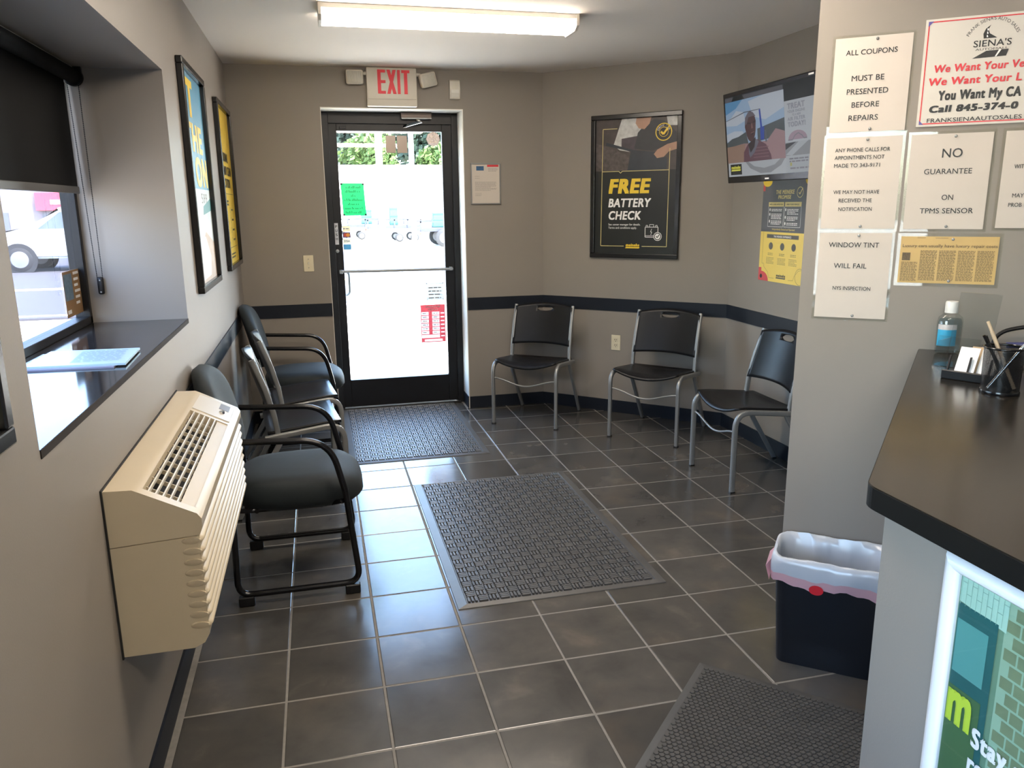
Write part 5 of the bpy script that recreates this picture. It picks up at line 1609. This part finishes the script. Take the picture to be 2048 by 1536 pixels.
mb = MB(); mb.lathe([(0.0, 0.0), (0.043, 0.0), (0.0445, 0.003), (0.043, 0.008), (0.0, 0.008)], 28); mb.build('cup_base', BLACKG, t, smooth=50)
def pen(label, a, b, m_, m2, r=0.004):
    A, B = Vector(a), Vector(b)
    t = thing('pen', label, 'pen', A)
    d = B-A
    MB().tube([(0, 0, 0), tuple(d*0.85)], r, 10).build('barrel', m_, t, smooth=60)
    MB().tube([tuple(d*0.85), tuple(d)], r*0.85, 10).build('pen_end', m2, t, smooth=60)
cx_, cy_ = 1.800, -3.880
pen('black pen leaning left in the pen cup', (cx_+0.0230, cy_-0.0068, ZC+0.011), (cx_-0.0374, cy_+0.0291, ZC+0.140), BLACKP, BLACKG)
pen('second black pen beside the wooden stick in the pen cup', (cx_+0.0305, cy_+0.0136, ZC+0.011), (cx_-0.0264, cy_+0.0334, ZC+0.138), BLACKP, BLACKP)
pen('pale wooden stick in the pen cup', (cx_+0.0260, cy_-0.0173, ZC+0.011), (cx_-0.0189, cy_+0.0405, ZC+0.172), mat('pale_wood', (0.55, 0.42, 0.28), 0.6, var=(30, 0.15)), MATS['pale_wood'], 0.0045)
pen('silver spring pen leaning right in the pen cup', (cx_-0.0266, cy_+0.0097, ZC+0.011), (cx_+0.0353, cy_-0.0287, ZC+0.130), CHROME, STEEL, 0.0045)
t = thing('cable', 'black cable with a blue plug looping behind the pen cup', 'cable', (2.14, -3.60, ZC))
pts = [(0.16, -0.04, 0.100), (0.08, 0.0, 0.105), (0.0, 0.045, 0.088), (-0.035, 0.05, 0.055), (-0.025, 0.03, 0.028), (0.02, -0.03, 0.018), (0.09, -0.12, 0.009), (0.16, -0.19, 0.009)]
def cat_rom(P, n=6):
    P = [Vector(p) for p in P]; out = []
    for i in range(len(P)-1):
        p0 = P[max(0, i-1)]; p1 = P[i]; p2 = P[i+1]; p3 = P[min(len(P)-1, i+2)]
        for k in range(n):
            f = k/n
            out.append(0.5*((2*p1)+(p2-p0)*f+(2*p0-5*p1+4*p2-p3)*f*f+(3*p1-p0-3*p2+p3)*f**3))
    out.append(P[-1]); return out
mb = MB(); mb.tube(cat_rom(pts), 0.006, 8); mb.build('cord', BLACKP, t, smooth=60)
mb = MB(); mb.tube([(-0.012, 0.028, 0.048), (0.055, -0.035, 0.056)], 0.009, 10); mb.build('plug', mat('plug_blue', (0.05, 0.055, 0.16), 0.4, var=(9, 0.1)), t, smooth=50)
mb = MB(); mb.box(0.12, -0.24, 0.0005, 0.24, -0.03, 0.10, 0.012, 2); mb.build('device_body', BLACKP, t, smooth=40)

# =================================================================== OUTSIDE
struct(MB().box(-160, -60, -0.36, 160, 200, -0.16).build('ground', mat('concrete_lot', (0.58, 0.53, 0.45), 0.85, var=(0.8, 0.12), bump=(20, 0.1))), 'pale concrete lot outside')
road = struct(MB().box(-160, 8.2, -0.155, 160, 25.5, -0.125).build('road', mat('asphalt', (0.058, 0.056, 0.066), 0.9, var=(2.0, 0.15))), 'grey asphalt street outside')
MB().box(-160, 13.0, -0.126, 160, 13.13, -0.121).build('yellow_line', mat('road_yellow', (0.62, 0.42, 0.10), 0.8, var=(4, 0.15)), road)
MB().box(-160, 13.26, -0.126, 160, 13.39, -0.121).build('yellow_line', MATS['road_yellow'], road)
MB().box(-160, 8.4, -0.126, 160, 8.55, -0.121).build('white_line', mat('road_white', (0.7, 0.7, 0.68), 0.8, var=(4, 0.1)), road)
struct(MB().box(-160, 0.72, -0.17, 160, 5.6, -0.05).build('pavement', mat('pavement_concrete', (0.64, 0.57, 0.47), 0.85, var=(1.2, 0.1))), 'pale concrete pavement in front of the building')

def car(label, paint, loc, rotz, suv=True):
    """side profile in x (front at -x), body 1.9 wide; loc = middle of the wheelbase on the road"""
    t = thing('car', label, 'car', loc, rotz)
    if suv: prof = [(-2.35, 0.42), (-2.42, 0.62), (-2.36, 0.92), (-2.20, 1.02), (-1.20, 1.14), (-0.42, 1.70), (-0.20, 1.78), (1.85, 1.76), (2.25, 1.15), (2.36, 0.9), (2.36, 0.45), (2.2, 0.36), (-2.2, 0.36)]
    else: prof = [(-2.15, 0.40), (-2.22, 0.60), (-2.05, 0.80), (-1.05, 0.93), (-0.30, 1.40), (0.0, 1.45), (1.0, 1.42), (1.65, 1.02), (2.12, 0.96), (2.18, 0.6), (2.1, 0.32), (-2.0, 0.30)]
    mb = MB(); mb.prism(prof, -0.92, 0.92, lambda p, q: (p[0], q, p[1]))
    ed = [e for e in mb.bm.edges if abs(e.verts[0].co.y) > 0.9 and abs(e.verts[1].co.y) > 0.9 and e.verts[0].co.y*e.verts[1].co.y > 0]
    bmesh.ops.bevel(mb.bm, geom=ed, offset=0.07, segments=2, affect='EDGES')
    mb.build('body', paint, t, smooth=35)
    wins = [[(-0.95, 1.16), (-0.36, 1.60), (0.20, 1.66), (0.20, 1.16)], [(0.28, 1.16), (0.28, 1.66), (1.10, 1.66), (1.10, 1.16)], [(1.18, 1.16), (1.18, 1.65), (1.72, 1.62), (1.98, 1.16)]] if suv else \
           [[(-0.80, 0.97), (-0.24, 1.34), (0.30, 1.37), (0.30, 0.97)], [(0.38, 0.97), (0.38, 1.37), (0.95, 1.35), (1.45, 0.97)]]
    GL = mat('car_glass', (0.10, 0.13, 0.15), 0.1, var=(4, 0.2))
    for side in (-1, 1):
        for w_ in wins:
            mb = MB(); mb.prism(w_, side*0.915, side*0.926, lambda p, q: (p[0], q, p[1])); mb.build('side_window', GL, t)
        for x in (-1.48, 1.45):
            mb = MB(); mb.lathe([(0.0, -0.11), (0.30, -0.11), (0.345, -0.08), (0.345, 0.08), (0.30, 0.11), (0.0, 0.11)], 28)
            o = mb.build('wheel', mat('tyre', (0.020, 0.020, 0.022), 0.8, var=(8, 0.1)), t, smooth=40)
            o.location = (x, side*0.83, 0.345); o.rotation_euler = (radians(90), 0, 0)
            mb = MB(); mb.lathe([(0.0, -0.125), (0.06, -0.125), (0.22, -0.118), (0.235, -0.10), (0.235, 0.10), (0.22, 0.118), (0.06, 0.125), (0.0, 0.125)], 20)
            mb.build('rim', mat('alloy', (0.20, 0.20, 0.22), 0.4, metal=0.4, var=(8, 0.05)), o, smooth=40)
            mb = MB(); mb.prism([(x+0.44*cos(a), 0.345+0.44*sin(a)) for a in [2*pi*k/24 for k in range(24)]], side*0.90, side*0.924, lambda p, q: (p[0], q, p[1])); mb.build('wheel_arch', mat('arch_black', (0.02, 0.02, 0.022), 0.8, var=(8, 0.1)), t)
    z = 0.85 if suv else 0.75
    for q in (-0.75, 0.75):
        mb = MB(); mb.box(2.10, q-0.14, z, 2.40 if suv else 2.22, q+0.14, z+0.2, 0.02); mb.build('tail_lamp', mat('lamp_red', (0.62, 0.05, 0.03), 0.25, var=(8, 0.1)), t)
        mb = MB(); mb.box(-2.42 if suv else -2.2, q-0.16, z-0.1, -2.15, q+0.16, z+0.06, 0.02); mb.build('head_lamp', mat('lamp_clear', (0.8, 0.8, 0.78), 0.15, var=(8, 0.03)), t)
    return t
car('white sport utility car driving past the window', mat('car_white', (0.40, 0.41, 0.43), 0.22, var=(2, 0.02)), (-6.15, 19.4, -0.125), 0.0)
car('dark blue car with red tail lamp behind the white car', mat('car_blue', (0.045, 0.055, 0.085), 0.25, var=(2, 0.1)), (-12.4, 24.0, -0.125), radians(176), False)
b = thing('building', 'grey building with a red sign across the street', 'building', (-22.0, 50.0, -0.16))
mb = MB(); mb.box(-20, -6, 0, 13, 6, 9.0); mb.build('wall', mat('grey_stucco', (0.14, 0.13, 0.15), 0.9, var=(0.5, 0.1)), b)
for k in range(6):
    mb = MB(); mb.box(-14+k*4.3, -6.06, 0.6, -11.4+k*4.3, -5.98, 1.55); mb.build('window', mat('far_glass', (0.07, 0.08, 0.10), 0.2, var=(1, 0.2)), b)
mb = MB(); mb.box(7.3, -6.3, 1.66, 9.15, -6.0, 2.62); sg = mb.build('shop_sign', mat('sign_red', (0.70, 0.04, 0.07), 0.5, var=(1, 0.05)), b)
mb = MB(); mb.box(8.05, -6.33, 1.98, 9.05, -6.29, 2.22); mb.build('sign_strip', WHITE, sg)
# low white building, posts, trailers and trees seen through the door
b = thing('warehouse', 'long low white building beyond the street, seen through the door', 'building', (8.0, 47.0, -0.16))
mb = MB(); mb.box(-12, -4, 0, 22, 4, 4.0); mb.build('wall', mat('white_stucco', (0.80, 0.80, 0.78), 0.8, var=(0.4, 0.03)), b)
mb = MB(); mb.box(-12.1, -4.1, 3.95, 22.1, 4.1, 4.06); mb.build('roof_edge', mat('roof_white', (0.76, 0.76, 0.74), 0.6, var=(0.4, 0.03)), b)
PW_ = mat('post_white', (0.85, 0.85, 0.84), 0.5, var=(2, 0.03))
def post(label, x, y, r):
    t = thing('post', label, 'post', (x, y, -0.16), 0, 'white posts outside the door')
    MB().tube([(0, 0, 0.0), (0, 0, 7.5)], r, 14).build('shaft', PW_, t, smooth=60)
    MB().box(-r*1.8, -r*1.8, 0.0, r*1.8, r*1.8, 0.04, 0.005).build('foot_plate', PW_, t)
    MB().lathe([(0.0, 0.0), (r*1.15, 0.0), (r*1.15, 0.06), (0.0, 0.10)], 14, (0, 0, 7.48)).build('cap', PW_, t, smooth=40)
post('thicker white post outside the door, beside the square stickers', 2.75, 26.2, 0.13)
post('thinner white post outside the door, nearer the trailer wheel', 4.05, 26.6, 0.10)
DKF = mat('chassis_grey', (0.028, 0.030, 0.042), 0.7, var=(2, 0.3))
TYR = MATS['tyre']
def trailer(label, x, y, L, wheels):
    t = thing('trailer', label, 'trailer', (x, y, -0.16))
    mb = MB(); mb.box(-L/2, -0.9, 0.62, L/2, 0.9, 0.78, 0.02); mb.build('bed', DKF, t)
    mb = MB()
    for q in (-0.9, 0.9): mb.box(-L/2, q-0.03, 1.0, L/2, q+0.03, 1.06)
    for k in range(5):
        for q in (-0.9, 0.9): mb.box(-L/2+k*(L-0.06)/4, q-0.03, 0.7, -L/2+k*(L-0.06)/4+0.06, q+0.03, 1.05)
    mb.build('side_rail', DKF, t)
    for xw in wheels:
        for q in (-1.0, 1.0):
            kr = 1.0 if L > 4 else 0.55
            mb = MB(); mb.lathe([(0.0, -0.11), (0.30*kr, -0.11), (0.37*kr, -0.07), (0.37*kr, 0.07), (0.30*kr, 0.11), (0.0, 0.11)], 26)
            o = mb.build('wheel', TYR, t, smooth=40); o.location = (xw, q, 0.37*kr); o.rotation_euler = (radians(90), 0, 0)
            mb = MB(); mb.lathe([(0.0, -0.12), (0.22*kr, -0.115), (0.22*kr, 0.115), (0.0, 0.12)], 18); mb.build('rim', MATS['alloy'], o, smooth=40)
    mb = MB(); mb.box(-L/2-0.02, -0.85, 0.50, -L/2+0.06, -0.55, 0.60); mb.box(-L/2-0.02, 0.55, 0.50, -L/2+0.06, 0.85, 0.60); mb.build('tail_lamp', MATS['lamp_red'], t)
    return t
trailer('flat trailer with large wheel parked at the right across the street', 6.6, 28.4, 4.4, (-1.20, -0.2))
trailer('flat trailer parked in the middle across the street', 3.9, 34.0, 2.6, (0.2, 0.95))
trailer('flat trailer with crate parked at the left across the street', 1.9, 37.4, 3.4, (-0.3, 0.6))
TEAL = mat('teal_crate', (0.028, 0.115, 0.105), 0.6, var=(3, 0.1))
def crate(label, x, y, z, w_, h_):
    t = thing('crate', label, 'crate', (x, y, z), 0, 'teal crates on the trailers')
    MB().box(-w_/2, -w_/2, 0, w_/2, w_/2, h_, 0.02).build('body', TEAL, t)
    mb = MB()
    for q in (0.1, 0.5, 0.9): mb.box(-w_/2-0.015, -w_/2-0.015, h_*q-0.02, w_/2+0.015, w_/2+0.015, h_*q+0.02)
    mb.build('band', mat('teal_band', (0.020, 0.085, 0.08), 0.6, var=(3, 0.1)), t)
crate('teal crate on the left trailer', 2.85, 37.4, 0.62, 0.55, 0.75)
crate('slim teal crate on the middle trailer', 3.95, 34.0, 0.62, 0.40, 0.85)
crate('teal crate on the trailer with the large wheel', 5.30, 28.4, 0.62, 0.50, 0.62)

# trees behind the white building
def leaf_mat(name, c):
    m = mat(name, c, 0.7, var=(1.3, 0.45))
    return m
def tree(label, x, y, h_, r, m, seed):
    rnd = random.Random(seed)
    t = thing('tree', label, 'tree', (x, y, -0.16), 0, 'trees beyond the white building')
    MB().tube([(0, 0, 0), (0.1, 0, h_*0.3), (0, 0.1, h_*0.6)], 0.22, 8).build('trunk', mat('bark', (0.12, 0.09, 0.06), 0.9, var=(6, 0.3)), t, smooth=60)
    mb = MB()
    for k in range(5200):
        # leaves in clumps through a lumpy crown
        a, b = rnd.uniform(0, 2*pi), rnd.uniform(-1, 1)
        s_ = sqrt(1-b*b)
        lump = 0.78+0.22*sin(3*a+seed)*cos(4*b+seed)+0.12*sin(7*a+2*b)
        f0 = 0.25+0.78*rnd.random()**0.45
        rad = r*lump*f0
        c = Vector((rad*s_*cos(a), rad*s_*sin(a)*0.8, h_*0.58+h_*0.42*b*lump*f0))
        d = Vector((rnd.gauss(0, 1), rnd.gauss(0, 1), rnd.gauss(0, 1))).normalized()
        e = d.orthogonal().normalized()
        L = rnd.uniform(0.14, 0.34)
        f = d.cross(e)
        mb.face([c-e*L, c+d*0.12*L+f*L*0.6, c+e*L, c-f*L*0.6])
    o = mb.build('crown', m, t, keep=True)
    o['kind'] = 'stuff'
LM1 = leaf_mat('leaf_bright', (0.050, 0.085, 0.016)); LM2 = leaf_mat('leaf_deep', (0.014, 0.032, 0.016)); LM3 = leaf_mat('leaf_blue', (0.015, 0.032, 0.022))
tree('tall dark green tree beyond the white building, left of the posts', 1.6, 60.0, 13.0, 3.8, LM3, 1)
tree('bright green tree close behind the white building, left of the posts', 4.5, 53.6, 7.6, 2.3, LM1, 2)
tree('tall deep green tree beyond the white building, right of the posts', 9.9, 60.0, 13.0, 3.8, LM2, 3)
tree('bright green tree close behind the white building, right of the posts', 9.4, 53.4, 6.4, 2.1, LM1, 4)
tree('very tall dark tree farthest behind the white building, between the posts', 5.5, 68.0, 15.0, 4.4, LM2, 5)
tree('very tall dark tree farthest behind the white building, at its right', 14.5, 68.0, 15.0, 4.2, LM3, 6)
tree('low bright green tree behind the left end of the white building', -1.5, 53.5, 7.4, 2.3, LM1, 7)
